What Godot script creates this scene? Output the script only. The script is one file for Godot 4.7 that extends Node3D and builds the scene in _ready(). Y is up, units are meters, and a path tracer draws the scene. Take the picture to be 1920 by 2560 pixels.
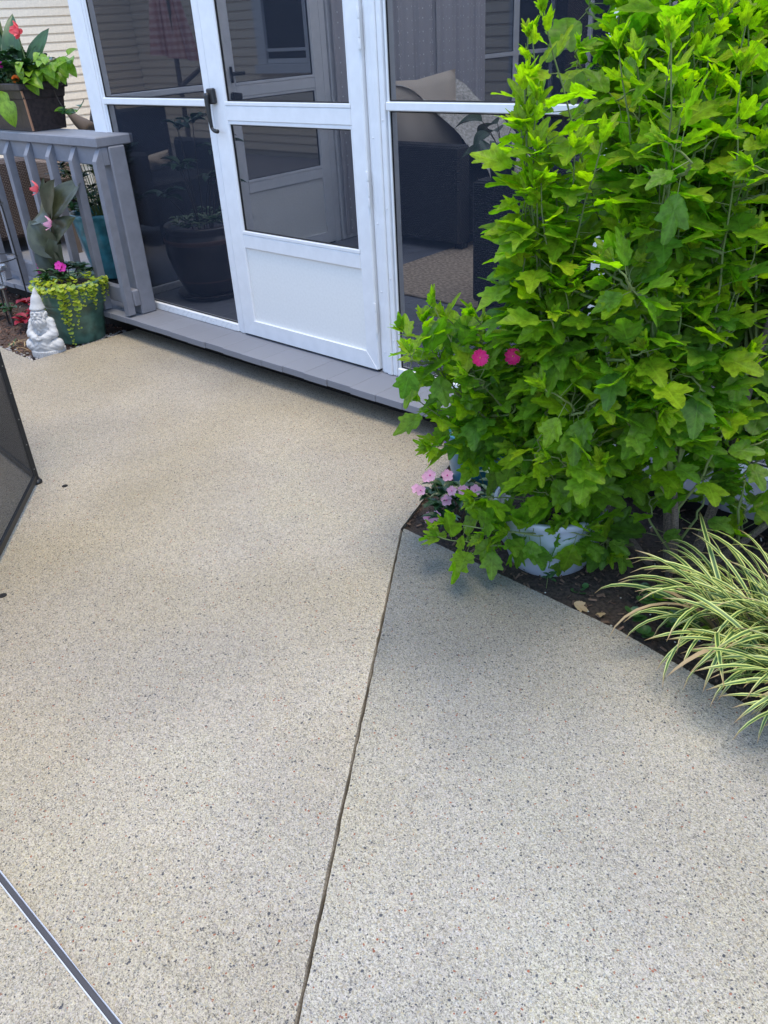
extends Node3D
# A screened porch beside a concrete patio. World: x runs right along the porch front, y up, z towards the patio.

const DECK := 0.12
var rng := RandomNumberGenerator.new()
var taken := {}
var boxes := {}
var M := {}

# ---------------------------------------------------------------- helpers
func R(a: float, b: float) -> float:
	return rng.randf_range(a, b)

func numbered(n: String) -> String:
	if not taken.has(n):
		taken[n] = 0
		return n
	taken[n] += 1
	return "%s_%03d" % [n, taken[n]]

func thing(called: String, label: String, category: String, at := Vector3.ZERO, turn := 0.0, group := "", kind := "") -> Node3D:
	var o := Node3D.new()
	o.name = numbered(called)
	add_child(o)
	o.position = at
	o.rotation.y = turn
	tag(o, label, category, group, kind)
	return o

func tag(o: Node3D, label: String, category: String, group := "", kind := "") -> void:
	o.set_meta("label", label)
	o.set_meta("category", category)
	if group != "":
		o.set_meta("group", group)
	if kind != "":
		o.set_meta("kind", kind)

func obj(called: String, mesh: Mesh, mat: Material, parent: Node3D, xf := Transform3D.IDENTITY) -> MeshInstance3D:
	var o := MeshInstance3D.new()
	o.name = called if parent != self else numbered(called)
	o.mesh = mesh
	o.material_override = mat
	parent.add_child(o, true)
	o.transform = xf
	return o

func at(x: float, y: float, z: float) -> Transform3D:
	return Transform3D(Basis.IDENTITY, Vector3(x, y, z))

# a box whose edges are chamfered; shared between pieces of one size
func boxm(s: Vector3, b := 0.002) -> ArrayMesh:
	var key := "%.4f %.4f %.4f %.4f" % [s.x, s.y, s.z, b]
	if boxes.has(key):
		return boxes[key]
	var h := s * 0.5
	b = minf(b, minf(h.x, minf(h.y, h.z)) * 0.45)
	var st := SurfaceTool.new()
	st.begin(Mesh.PRIMITIVE_TRIANGLES)
	st.set_smooth_group(-1)
	var P := func(sx: int, sy: int, sz: int, ax: int) -> Vector3:
		var v := Vector3(sx * (h.x - b), sy * (h.y - b), sz * (h.z - b))
		v[ax] = [sx * h.x, sy * h.y, sz * h.z][ax]
		return v
	for ax in 3:
		var a1 := (ax + 1) % 3
		var a2 := (ax + 2) % 3
		for sg in [-1, 1]:
			var q := []
			for k in [[-1, -1], [1, -1], [1, 1], [-1, 1]]:
				var c := [0, 0, 0]
				c[ax] = sg
				c[a1] = k[0]
				c[a2] = k[1]
				q.append(P.call(c[0], c[1], c[2], ax))
			quad(st, q[0], q[1], q[2], q[3], Vector3.ZERO)
		for s1 in [-1, 1]:
			for s2 in [-1, 1]:
				var q := []
				for k in [[-1, a1], [1, a1], [1, a2], [-1, a2]]:
					var c := [0, 0, 0]
					c[ax] = k[0]
					c[a1] = s1
					c[a2] = s2
					q.append(P.call(c[0], c[1], c[2], k[1]))
				quad(st, q[0], q[1], q[2], q[3], Vector3.ZERO)
	for sx in [-1, 1]:
		for sy in [-1, 1]:
			for sz in [-1, 1]:
				tri(st, P.call(sx, sy, sz, 0), P.call(sx, sy, sz, 1), P.call(sx, sy, sz, 2), Vector3.ZERO)
	st.generate_normals()
	var m := st.commit()
	boxes[key] = m
	return m

func tri(st: SurfaceTool, a: Vector3, b: Vector3, c: Vector3, inside: Vector3) -> void:
	# front faces run clockwise
	if (b - a).cross(c - a).dot((a + b + c) / 3.0 - inside) > 0.0:
		var t := b
		b = c
		c = t
	for v in [a, b, c]:
		st.set_uv(Vector2(v.x + v.z, v.y))
		st.add_vertex(v)

func quad(st: SurfaceTool, a: Vector3, b: Vector3, c: Vector3, d: Vector3, inside: Vector3) -> void:
	tri(st, a, b, c, inside)
	tri(st, a, c, d, inside)

# a box given by its two corners
func bar(called: String, lo: Vector3, hi: Vector3, mat: Material, parent: Node3D, b := 0.002) -> MeshInstance3D:
	return obj(called, boxm(hi - lo, b), mat, parent, Transform3D(Basis.IDENTITY, (lo + hi) * 0.5))

func commit(v: PackedVector3Array, uv: PackedVector2Array, idx: PackedInt32Array, col := PackedColorArray(), uv2 := PackedVector2Array()) -> ArrayMesh:
	var n := PackedVector3Array()
	n.resize(v.size())
	for k in range(0, idx.size(), 3):
		var a := idx[k]
		var b := idx[k + 1]
		var c := idx[k + 2]
		var f := (v[c] - v[a]).cross(v[b] - v[a])
		n[a] += f
		n[b] += f
		n[c] += f
	for k in n.size():
		n[k] = n[k].normalized()
	var arr := []
	arr.resize(Mesh.ARRAY_MAX)
	arr[Mesh.ARRAY_VERTEX] = v
	arr[Mesh.ARRAY_NORMAL] = n
	arr[Mesh.ARRAY_TEX_UV] = uv
	arr[Mesh.ARRAY_INDEX] = idx
	if col.size() == v.size():
		arr[Mesh.ARRAY_COLOR] = col
	if uv2.size() == v.size():
		arr[Mesh.ARRAY_TEX_UV2] = uv2
	var m := ArrayMesh.new()
	m.add_surface_from_arrays(Mesh.PRIMITIVE_TRIANGLES, arr)
	return m

# a sheet of (nu + 1) x (nv + 1) points from f(u, v)
func sheet(nu: int, nv: int, f: Callable, flip := false) -> ArrayMesh:
	var v := PackedVector3Array()
	var uv := PackedVector2Array()
	var idx := PackedInt32Array()
	for j in nv + 1:
		for i in nu + 1:
			var a := float(i) / nu
			var b := float(j) / nv
			v.append(f.call(a, b))
			uv.append(Vector2(a, b))
	for j in nv:
		for i in nu:
			var p := j * (nu + 1) + i
			var q := p + nu + 1
			if flip:
				idx.append_array([p, q, p + 1, p + 1, q, q + 1])
			else:
				idx.append_array([p, p + 1, q, p + 1, q + 1, q])
	return commit(v, uv, idx)

# profile of [radius, height], bottom to top along the outside; bump(angle, height) is added to the radius
func lathe(profile: Array, seg := 40, bump = null) -> ArrayMesh:
	var n := profile.size() - 1
	return sheet(seg, n, func(a: float, b: float) -> Vector3:
		var p: Array = profile[int(round(b * n))]
		var w := a * TAU
		var r: float = p[0]
		if bump != null and r > 0.001:
			r += bump.call(w, p[1])
		return Vector3(cos(w) * r, p[1], -sin(w) * r))

func tube(pts: Array, r0: float, r1: float, sides := 6) -> ArrayMesh:
	var n := pts.size() - 1
	var frames := []
	var up := Vector3(0.31, 0.11, 0.94)
	for k in n + 1:
		var d: Vector3 = (pts[mini(k + 1, n)] - pts[maxi(k - 1, 0)]).normalized()
		var s := d.cross(up)
		if s.length() < 0.05:
			s = d.cross(Vector3(0.9, 0.2, -0.3))
		s = s.normalized()
		up = s.cross(d).normalized()
		frames.append([s, up])
	return sheet(sides, n + 2, func(a: float, b: float) -> Vector3:
		var k := int(round(b * (n + 2))) - 1
		var r := lerpf(r0, r1, clampf(float(k) / n, 0, 1))
		if k < 0 or k > n:
			r = 0.0001
		k = clampi(k, 0, n)
		return pts[k] + frames[k][0] * cos(a * TAU) * r + frames[k][1] * sin(a * TAU) * r)

func bezier(a: Vector3, b: Vector3, c: Vector3, n: int) -> Array:
	var out := []
	for k in n + 1:
		var t := float(k) / n
		out.append(a * (1 - t) * (1 - t) + b * 2 * t * (1 - t) + c * t * t)
	return out

func append_to(v: PackedVector3Array, uv: PackedVector2Array, idx: PackedInt32Array, m: ArrayMesh, xf: Transform3D) -> void:
	var a := m.surface_get_arrays(0)
	var base := v.size()
	for p in a[Mesh.ARRAY_VERTEX]:
		v.append(xf * p)
	uv.append_array(a[Mesh.ARRAY_TEX_UV])
	for i in a[Mesh.ARRAY_INDEX]:
		idx.append(i + base)

func join(list: Array) -> ArrayMesh:   # [[mesh, transform], ...] of indexed meshes
	var v := PackedVector3Array()
	var uv := PackedVector2Array()
	var idx := PackedInt32Array()
	for e in list:
		append_to(v, uv, idx, e[0], e[1])
	return commit(v, uv, idx)

func scatter(called: String, mesh: Mesh, mat: Material, parent: Node3D, places: Array, tints := []) -> MultiMeshInstance3D:
	var mm := MultiMesh.new()
	mm.transform_format = MultiMesh.TRANSFORM_3D
	mm.use_colors = tints.size() > 0
	mm.mesh = mesh
	mm.instance_count = places.size()
	for k in places.size():
		mm.set_instance_transform(k, places[k])
		if tints.size() > 0:
			mm.set_instance_color(k, tints[k])
	var o := MultiMeshInstance3D.new()
	o.name = called if parent != self else numbered(called)
	o.multimesh = mm
	o.material_override = mat
	o.set_meta("kind", "stuff")
	parent.add_child(o, true)
	return o

# a frame whose z looks along d and whose y leans to up
func facing(p: Vector3, d: Vector3, up: Vector3, s := 1.0) -> Transform3D:
	var z := d.normalized()
	var x := up.cross(z)
	if x.length() < 0.02:
		x = Vector3(1, 0.1, 0.2).cross(z)
	x = x.normalized()
	return Transform3D(Basis(x * s, z.cross(x) * s, z * s), p)

# ---------------------------------------------------------------- materials
func lin(r: float, g: float, b: float) -> Color:
	return Color(r, g, b).linear_to_srgb()

func mat(c: Color, rough := 0.6, metal := 0.0) -> StandardMaterial3D:
	var m := StandardMaterial3D.new()
	m.albedo_color = c
	m.roughness = rough
	m.metallic = metal
	return m

func noise_img(size: int, freq: float, seed_: int, lo: float, hi: float, octaves := 4, kind := FastNoiseLite.TYPE_SIMPLEX_SMOOTH) -> Image:
	var n := FastNoiseLite.new()
	n.seed = seed_
	n.noise_type = kind
	n.frequency = freq
	n.fractal_octaves = octaves
	var im := n.get_seamless_image(size, size)
	im.convert(Image.FORMAT_L8)
	var d := im.get_data()
	for k in d.size():
		d[k] = clampi(int(255.0 * lerpf(lo, hi, d[k] / 255.0)), 0, 255)
	return Image.create_from_data(size, size, false, Image.FORMAT_L8, d)

func tex(im: Image) -> ImageTexture:
	return ImageTexture.create_from_image(im)

func leaf_mat(c: Color, through: Color, t: Texture2D = null, rough := 0.42) -> StandardMaterial3D:
	var m := mat(c, rough)
	m.backlight_enabled = true
	m.backlight = through
	if t:
		m.albedo_texture = t
	m.cull_mode = BaseMaterial3D.CULL_DISABLED
	return m

# exposed-aggregate concrete: a fine cement ground strewn with small stones
func aggregate(size: int, metres: float) -> Array:
	var px := size / metres / 1000.0   # pixels per millimetre
	var d := PackedByteArray()
	d.resize(size * size * 3)
	var h := PackedByteArray()
	h.resize(size * size)
	# a tile of grains one to three pixels wide
	var small := 512
	var sd := PackedByteArray()
	sd.resize(small * small * 3)
	for k in small * small:
		var w := rng.randf()
		if k > small and w < 0.42:
			for ch in 3:
				sd[k * 3 + ch] = sd[k * 3 - 3 + ch]
		elif k > small and w < 0.66:
			for ch in 3:
				sd[k * 3 + ch] = sd[(k - small) * 3 + ch]
		else:
			var g := rng.randf()
			var v := R(192, 222) if g < 0.56 else R(160, 190) if g < 0.87 else R(118, 148)
			sd[k * 3] = int(v)
			sd[k * 3 + 1] = int(v * R(0.965, 0.985))
			sd[k * 3 + 2] = int(v * R(0.86, 0.95))
	for y in size:
		var row := (y % small) * small
		for x in size:
			var q := (row + (x % small)) * 3
			var k := (y * size + x)
			d[k * 3] = sd[q]
			d[k * 3 + 1] = sd[q + 1]
			d[k * 3 + 2] = sd[q + 2]
			h[k] = sd[q] / 2
	var cols := [[216, 207, 182], [196, 188, 164], [226, 222, 208], [180, 168, 142], [160, 155, 143], [150, 147, 140], [205, 198, 184], [188, 184, 172], [196, 190, 176], [172, 176, 176]]
	var count := int(metres * metres * 90000)
	for k in count:
		var rare := rng.randf()
		var c: Array = cols[rng.randi() % cols.size()]
		var a := R(0.75, 1.7) * px
		if rare < 0.009:
			c = [86, 88, 95]
			a = R(1.2, 3.2) * px
		elif rare < 0.055:
			c = [84, 84, 88]
		elif rare < 0.0625:
			c = [168, 104, 78]
			a = R(1.1, 2.6) * px
		elif rare < 0.075:
			c = [198, 188, 160]
			a = R(1.6, 3.0) * px
		var b := a * R(0.55, 0.95)
		var w := R(0, PI)
		var cw := cos(w)
		var sw := sin(w)
		var cx := rng.randi() % size
		var cy := rng.randi() % size
		var n := int(ceil(a))
		var f := R(0.9, 1.06)
		for y in range(-n, n + 1):
			for x in range(-n, n + 1):
				var p := (x * cw + y * sw) / a
				var q := (y * cw - x * sw) / b
				var e := p * p + q * q
				if e <= 1.0:
					var i := ((cy + y + size) % size) * size + (cx + x + size) % size
					d[i * 3] = mini(255, int(c[0] * f))
					d[i * 3 + 1] = mini(255, int(c[1] * f))
					d[i * 3 + 2] = mini(255, int(c[2] * f))
					h[i] = int(150 + 70 * (1.0 - e))
	return [Image.create_from_data(size, size, false, Image.FORMAT_RGB8, d), Image.create_from_data(size, size, false, Image.FORMAT_L8, h)]

# slow blotches over eight metres; damp(x, z) darkens towards the deck edge and where bed water has soaked in
func stains(seed_: int, size: int, damp: Callable) -> Image:
	var n := FastNoiseLite.new()
	n.seed = seed_
	n.frequency = 1.0
	n.fractal_octaves = 5
	var im := Image.create(size, size, false, Image.FORMAT_RGB8)
	for y in size:
		for x in size:
			var wx := (float(x) / size - 0.25) * 8.0
			var wz := (float(y) / size - 0.25) * 8.0
			var v := n.get_noise_2d(wx * 1.3, wz * 1.3)
			var u := n.get_noise_2d(wx * 0.7 + 40.0, wz * 0.7)
			var f := 0.96 + 0.075 * v
			var c := Color(f, f * (1.0 - 0.02 * u), f * (1.0 - 0.09 * maxf(u, -0.3)))
			var w: float = damp.call(wx + 0.10 * v, wz + 0.14 * u)
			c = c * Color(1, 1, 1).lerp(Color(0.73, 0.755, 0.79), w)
			im.set_pixel(x, y, c)
	return im

func leaf_texture(seed_: int, vein: float) -> Image:
	# u runs across the leaf, v along it; midrib and side veins pale, blotches of tone between
	var n := FastNoiseLite.new()
	n.seed = seed_
	n.frequency = 0.03
	n.fractal_octaves = 3
	var s := 128
	var im := Image.create(s, s, false, Image.FORMAT_RGB8)
	for y in s:
		for x in s:
			var u := (x + 0.5) / s - 0.5
			var v := (y + 0.5) / s
			var f := 0.90 + 0.20 * n.get_noise_2d(x, y) + 0.06 * n.get_noise_2d(x * 5.0, y * 5.0)
			var side := absf(fposmod((v - absf(u) * 0.95) * 7.0, 1.0) - 0.5) * 2.0
			f += vein * 0.10 * smoothstep(0.80, 1.0, side)
			f += vein * 0.16 * smoothstep(0.022, 0.004, absf(u))
			im.set_pixel(x, y, Color(minf(1, f * 1.0), minf(1, f), minf(1, f * 0.92)))
	return im

func make_materials() -> void:
	var ag := aggregate(2048, 1.9)
	var agt := tex(ag[0])
	var agh := tex(ag[1])
	for w in 2:
		var m := mat(Color(0.825, 0.795, 0.76) if w == 0 else Color(0.82, 0.80, 0.775), 0.86)
		m.albedo_texture = agt
		m.heightmap_enabled = true
		m.heightmap_texture = agh
		m.heightmap_scale = 0.16
		m.detail_enabled = true
		m.detail_blend_mode = BaseMaterial3D.BLEND_MODE_MUL
		m.detail_uv_layer = BaseMaterial3D.DETAIL_UV_2
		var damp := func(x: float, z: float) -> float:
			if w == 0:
				# darker towards the deck edge
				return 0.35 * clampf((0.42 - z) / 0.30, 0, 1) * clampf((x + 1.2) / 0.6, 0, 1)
			# runs from the planting bed on to the slab
			var e := Vector2((x - 2.02) / 0.52, (z - 0.96) / 0.40).length()
			var run := Vector2((x - 1.95) / 0.30, (z - 1.16) / 0.40).length()
			return clampf(maxf(1.25 - e, 1.0 - run) * 1.15, 0, 1)
		m.detail_albedo = tex(stains(5 + w, 640, damp))
		M["slab%d" % w] = m
	var paint_bump := tex(noise_img(256, 0.05, 3, 0.3, 0.7, 5))
	var paint := func(c: Color, rough: float, h: float, s: float) -> StandardMaterial3D:
		var m := mat(c, rough)
		m.heightmap_enabled = true
		m.heightmap_texture = paint_bump
		m.heightmap_scale = h
		m.uv1_triplanar = true
		m.uv1_scale = Vector3.ONE * s
		return m
	for k in 4:
		M["deck%d" % k] = paint.call(lin(0.178, 0.185, 0.212) * Color(1, 1, 1) * (0.985 + 0.01 * k), 0.62, 0.05, 6.0)
		M["deck%d" % k].albedo_color.a = 1.0
	var wear := noise_img(256, 0.01, 9, 0.93, 1.0, 5)
	M.rail = paint.call(lin(0.190, 0.195, 0.222), 0.6, 0.06, 5.0)
	M.rail.albedo_texture = tex(wear)
	M.white = paint.call(Color(0.865, 0.87, 0.88), 0.34, 0.003, 6.0)
	var grime := noise_img(256, 0.008, 21, 0.965, 1.0, 4)
	M.white.albedo_texture = tex(grime)
	M.panel = paint.call(Color(0.875, 0.875, 0.865), 0.5, 0.006, 12.0)
	M.panel.albedo_texture = tex(noise_img(256, 0.02, 22, 0.97, 1.0, 4))
	M.sill = paint.call(Color(0.92, 0.92, 0.92), 0.45, 0.01, 6.0)
	var chips := noise_img(256, 0.02, 23, 0.0, 1.0, 5)
	for y in 256:
		for x in 256:
			var q := chips.get_pixel(x, y).r
			chips.set_pixel(x, y, Color.WHITE * (lerpf(0.97, 0.25, smoothstep(0.90, 0.93, q)) - 0.05 * smoothstep(0.5, 0.8, q)))
	M.sill.albedo_texture = tex(chips)
	M.gasket = mat(Color(0.05, 0.055, 0.06), 0.7)
	M.black = mat(Color(0.10, 0.105, 0.115), 0.42)
	M.metal = mat(Color(0.72, 0.73, 0.75), 0.3, 0.9)
	M.dullmetal = mat(Color(0.78, 0.78, 0.80), 0.45, 0.3)
	M.strip = mat(lin(0.045, 0.042, 0.045), 0.7)
	M.steel = mat(Color(0.55, 0.54, 0.52), 0.35, 0.85)
	var sc := mat(Color(0.115, 0.140, 0.185, 0.69), 0.85)
	sc.metallic_specular = 0.22
	sc.transparency = BaseMaterial3D.TRANSPARENCY_ALPHA
	sc.cull_mode = BaseMaterial3D.CULL_DISABLED
	M.screen = sc
	var pen := mat(Color(0.10, 0.10, 0.11, 0.76), 0.7)
	pen.transparency = BaseMaterial3D.TRANSPARENCY_ALPHA
	pen.cull_mode = BaseMaterial3D.CULL_DISABLED
	M.pen = pen
	var glass := mat(Color(1, 1, 1, 0.06), 0.05)
	glass.transparency = BaseMaterial3D.TRANSPARENCY_ALPHA
	M.glass = glass
	M.clear = glass
	M.dark = mat(Color(0.09, 0.08, 0.075), 0.9)
	M.void = mat(Color(0.03, 0.035, 0.04), 0.25)
	M.siding = paint.call(Color(0.96, 0.89, 0.785), 0.55, 0.015, 5.0)
	M.siding.albedo_texture = tex(noise_img(256, 0.02, 31, 0.93, 1.0, 4))
	M.roof = mat(Color(0.72, 0.72, 0.71), 0.8)
	M.skylight = leaf_mat(Color(0.95, 0.95, 0.94), Color(1.3, 1.3, 1.3), null, 0.4)
	M.ground = mat(lin(0.06, 0.09, 0.03), 0.95)
	for k in 2:
		var soil := mat([lin(0.044, 0.031, 0.024), lin(0.075, 0.046, 0.034)][k], 0.95)
		soil.heightmap_enabled = true
		soil.heightmap_texture = paint_bump
		soil.heightmap_scale = 1.2
		soil.uv1_triplanar = true
		soil.uv1_scale = Vector3.ONE * 4.0
		soil.albedo_texture = tex(noise_img(256, 0.06, 41 + k, 0.45, 1.35, 5))
		M["soil%d" % k] = soil
	M.chip = mat(Color(1, 1, 1), 0.9)
	M.chip.vertex_color_use_as_albedo = true
	M.filler = paint.call(lin(0.22, 0.185, 0.14), 0.95, 0.25, 14.0)
	M.filler.albedo_texture = tex(noise_img(256, 0.05, 51, 0.5, 1.2, 4))
	M.wicker = mat(lin(0.018, 0.018, 0.022), 0.55)
	M.brownwicker = mat(lin(0.055, 0.036, 0.03), 0.6)
	M.tanwicker = mat(lin(0.17, 0.115, 0.08), 0.6)
	var weave := Image.create(64, 64, false, Image.FORMAT_L8)
	for y in 64:
		for x in 64:
			var odd := (int(y / 8) % 2) * 8
			var bx_ := fposmod(x + odd, 16) / 16.0
			weave.set_pixel(x, y, Color.WHITE * (sin(bx_ * PI) * sin(fposmod(y, 8) / 8.0 * PI)))
	var wt := tex(weave)
	for k in ["wicker", "brownwicker", "tanwicker"]:
		M[k].heightmap_enabled = true
		M[k].heightmap_texture = wt
		M[k].heightmap_scale = 0.5
		M[k].uv1_triplanar = true
		M[k].uv1_scale = Vector3.ONE * 12.0
	M.bronze = paint.call(lin(0.040, 0.026, 0.024), 0.5, 0.05, 6.0)
	M.bronze.metallic = 0.1
	M.bronze.albedo_texture = tex(noise_img(256, 0.02, 61, 0.6, 1.25, 5))
	M.highlight_tone = mat(lin(0.42, 0.22, 0.13), 0.4, 0.4)  # bright tone for the highlight painted on the planter corner
	M.copperband = mat(lin(0.10, 0.045, 0.03), 0.45)
	var glaze := func(c: Color, s: int, rough := 0.28) -> StandardMaterial3D:
		var m := mat(c, rough)
		m.albedo_texture = tex(noise_img(256, 0.015, s, 0.55, 1.15, 5))
		m.uv1_triplanar = true
		m.uv1_scale = Vector3.ONE * 3.0
		m.clearcoat_enabled = true
		m.clearcoat = 0.5
		m.clearcoat_roughness = 0.2
		return m
	M.greenpot = glaze.call(lin(0.085, 0.19, 0.145), 71, 0.4)
	M.tealpot = glaze.call(lin(0.045, 0.22, 0.25), 72)
	M.whitepot = glaze.call(lin(0.40, 0.45, 0.53), 73)
	M.whitepot.albedo_texture = tex(noise_img(128, 0.015, 75, 0.9, 1.0, 3))
	M.bluepot = glaze.call(lin(0.03, 0.19, 0.29), 74)
	M.urn = glaze.call(lin(0.028, 0.016, 0.014), 76)
	M.statue = paint.call(lin(0.53, 0.54, 0.555), 0.75, 0.008, 14.0)
	M.statue.albedo_texture = tex(noise_img(128, 0.03, 81, 0.93, 1.0, 4))
	M.fabric = mat(lin(0.62, 0.52, 0.41), 0.95)
	M.fur = mat(lin(0.80, 0.75, 0.66), 1.0)
	var furh := noise_img(256, 0.06, 82, 0.0, 1.0, 4)
	for k in ["fabric", "fur"]:
		M[k].heightmap_enabled = true
		M[k].heightmap_texture = tex(furh) if k == "fur" else wt
		M[k].heightmap_scale = 0.8 if k == "fur" else 0.1
		M[k].uv1_triplanar = true
		M[k].uv1_scale = Vector3.ONE * (6.0 if k == "fur" else 30.0)
	M.fur.albedo_texture = tex(noise_img(256, 0.03, 83, 0.6, 1.1, 5))
	M.rug = mat(lin(0.60, 0.46, 0.33), 1.0)
	M.rug.albedo_texture = tex(noise_img(256, 0.05, 84, 0.55, 1.2, 4))
	M.rug.uv1_triplanar = true
	M.rug.uv1_scale = Vector3(2.0, 2.0, 6.0)
	var lace := Image.create(128, 128, false, Image.FORMAT_RGB8)
	lace.fill(Color(0.75, 0.74, 0.75))
	for k in [[32, 32], [96, 96], [96, 20], [32, 84]]:
		for y in range(-5, 6):
			for x in range(-5, 6):
				if x * x + y * y < 22:
					lace.set_pixel(k[0] + x, k[1] + y, Color(0.98, 0.98, 0.98))
	M.lace = leaf_mat(Color(1, 1, 1), Color(0.6, 0.6, 0.6), tex(lace), 0.95)
	M.lace.uv1_scale = Vector3(16, 16, 1)
	var plaid := Image.create(64, 64, false, Image.FORMAT_RGB8)
	for y in 64:
		for x in 64:
			var g := (0.5 if x % 16 < 8 else 0.0) + (0.5 if y % 16 < 8 else 0.0)
			plaid.set_pixel(x, y, Color(0.96, 0.84, 0.80).lerp(Color(0.76, 0.50, 0.46), g))
	M.plaid = mat(Color(1, 1, 1), 0.9)
	M.plaid.albedo_texture = tex(plaid)
	M.plaid.uv1_triplanar = true
	M.plaid.uv1_scale = Vector3.ONE * 5.0
	M.bark = paint.call(lin(0.17, 0.135, 0.105), 0.9, 0.4, 20.0)
	M.bark.albedo_texture = tex(noise_img(128, 0.06, 91, 0.5, 1.15, 4))
	M.twig = mat(lin(0.115, 0.15, 0.045), 0.75)
	M.darkstem = mat(lin(0.07, 0.05, 0.035), 0.6)
	M.stone = mat(Color(1, 1, 1), 0.8)
	M.stone.vertex_color_use_as_albedo = true
	M.wood = mat(lin(0.13, 0.10, 0.08), 0.9)
	# foliage
	var lt := tex(leaf_texture(101, 1.0))
	var lt2 := tex(leaf_texture(102, 0.5))
	M.hib = []
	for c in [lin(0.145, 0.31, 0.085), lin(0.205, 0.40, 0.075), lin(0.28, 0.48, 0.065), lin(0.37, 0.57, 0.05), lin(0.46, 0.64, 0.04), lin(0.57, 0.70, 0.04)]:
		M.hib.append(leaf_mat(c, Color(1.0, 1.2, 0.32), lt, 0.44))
	M.hibmass = leaf_mat(Color(1, 1, 1), Color(1.0, 1.2, 0.32), lt, 0.44)
	M.hibmass.vertex_color_use_as_albedo = true
	M.dark_leaf = leaf_mat(lin(0.025, 0.075, 0.030), Color(0.4, 0.5, 0.2), lt2, 0.35)
	M.mid_leaf = leaf_mat(lin(0.045, 0.125, 0.040), Color(0.5, 0.65, 0.25), lt2)
	M.canna = leaf_mat(lin(0.045, 0.115, 0.050), Color(0.45, 0.6, 0.25), lt2, 0.35)
	M.canna_dark = leaf_mat(lin(0.050, 0.060, 0.038), Color(0.35, 0.3, 0.15), lt2, 0.3)
	M.lime = leaf_mat(lin(0.27, 0.46, 0.04), Color(0.8, 0.95, 0.25), lt)
	M.jenny = leaf_mat(lin(0.34, 0.40, 0.05), Color(0.8, 0.85, 0.2), null)
	M.jenny2 = leaf_mat(lin(0.22, 0.31, 0.05), Color(0.7, 0.8, 0.2), null)
	M.red_leaf = leaf_mat(lin(0.34, 0.02, 0.055), Color(0.7, 0.15, 0.2), lt2)
	M.pale_leaf = leaf_mat(lin(0.30, 0.38, 0.28), Color(0.5, 0.6, 0.4), lt2)
	M.dry = leaf_mat(lin(0.33, 0.24, 0.13), Color(0.4, 0.3, 0.2), null, 0.8)
	M.pink = leaf_mat(lin(0.74, 0.42, 0.58), Color(0.8, 0.5, 0.6), null, 0.6)
	M.magenta = leaf_mat(lin(0.60, 0.03, 0.36), Color(0.8, 0.2, 0.5), null, 0.6)
	M.hotpink = leaf_mat(lin(0.62, 0.012, 0.17), Color(0.8, 0.2, 0.4), null, 0.6)
	M.coral = leaf_mat(lin(0.80, 0.16, 0.19), Color(0.8, 0.3, 0.3), null, 0.6)
	M.orange = leaf_mat(lin(0.80, 0.20, 0.02), Color(0.8, 0.4, 0.2), null, 0.7)
	M.purple = leaf_mat(lin(0.30, 0.10, 0.50), Color(0.5, 0.3, 0.7), null, 0.6)
	M.yolk = mat(lin(0.7, 0.5, 0.1), 0.7)
	var st := Image.create(32, 64, false, Image.FORMAT_RGB8)
	for y in 64:
		for x in 32:
			var u := absf((x + 0.5) / 32.0 - 0.5) * 2.0
			var c := lin(0.075, 0.145, 0.035).lerp(lin(0.52, 0.56, 0.17), smoothstep(0.46, 0.62, u))
			if u < 0.10:
				c = lin(0.05, 0.10, 0.03)
			c = c.lerp(lin(0.36, 0.22, 0.12), smoothstep(55, 63, y) * 0.9)
			st.set_pixel(x, y, c)
	M.liriope = leaf_mat(Color(1, 1, 1), Color(0.5, 0.55, 0.25), tex(st), 0.45)

# ---------------------------------------------------------------- ground
func slab(called: String, outline: PackedVector2Array, m: Material, label: String) -> void:
	var v := PackedVector3Array()
	var uv := PackedVector2Array()
	var uv2 := PackedVector2Array()
	var idx := PackedInt32Array()
	var n := outline.size()
	var cw := Geometry2D.is_polygon_clockwise(outline)
	var inner := PackedVector2Array()
	for k in n:   # a small arris round the top edge
		var d0 := (outline[k] - outline[(k + n - 1) % n]).normalized()
		var d1 := (outline[(k + 1) % n] - outline[k]).normalized()
		var nn := (d0 + d1).normalized().orthogonal() * (0.004 if cw else -0.004)
		inner.append(outline[k] - nn)
	var t := Geometry2D.triangulate_polygon(inner)
	var put := func(p: Vector2, y: float) -> void:
		v.append(Vector3(p.x, y, p.y))
		uv.append((p + Vector2(y, y)) / 1.9)
		uv2.append(p / 8.0 + Vector2(0.25, 0.25))
	for p in inner:
		put.call(p, 0.0)
	for k in range(0, t.size(), 3):
		var a := inner[t[k]]
		var up := (inner[t[k + 1]] - a).cross(inner[t[k + 2]] - a) > 0.0
		idx.append_array([t[k], t[k + 1], t[k + 2]] if up else [t[k], t[k + 2], t[k + 1]])
	for k in n:
		var a := outline[k]
		var b := outline[(k + 1) % n]
		for q in [[inner[k], inner[(k + 1) % n], 0.0, a, b, -0.005], [a, b, -0.005, a, b, -0.10]]:
			var s := v.size()
			put.call(q[0], q[2])
			put.call(q[1], q[2])
			put.call(q[3], q[5])
			put.call(q[4], q[5])
			if cw:
				idx.append_array([s, s + 2, s + 1, s + 1, s + 2, s + 3])
			else:
				idx.append_array([s, s + 1, s + 2, s + 1, s + 3, s + 2])
	var o := obj(called, commit(v, uv, idx, PackedColorArray(), uv2), m, self)
	tag(o, label, "patio slab", "", "structure")

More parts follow.
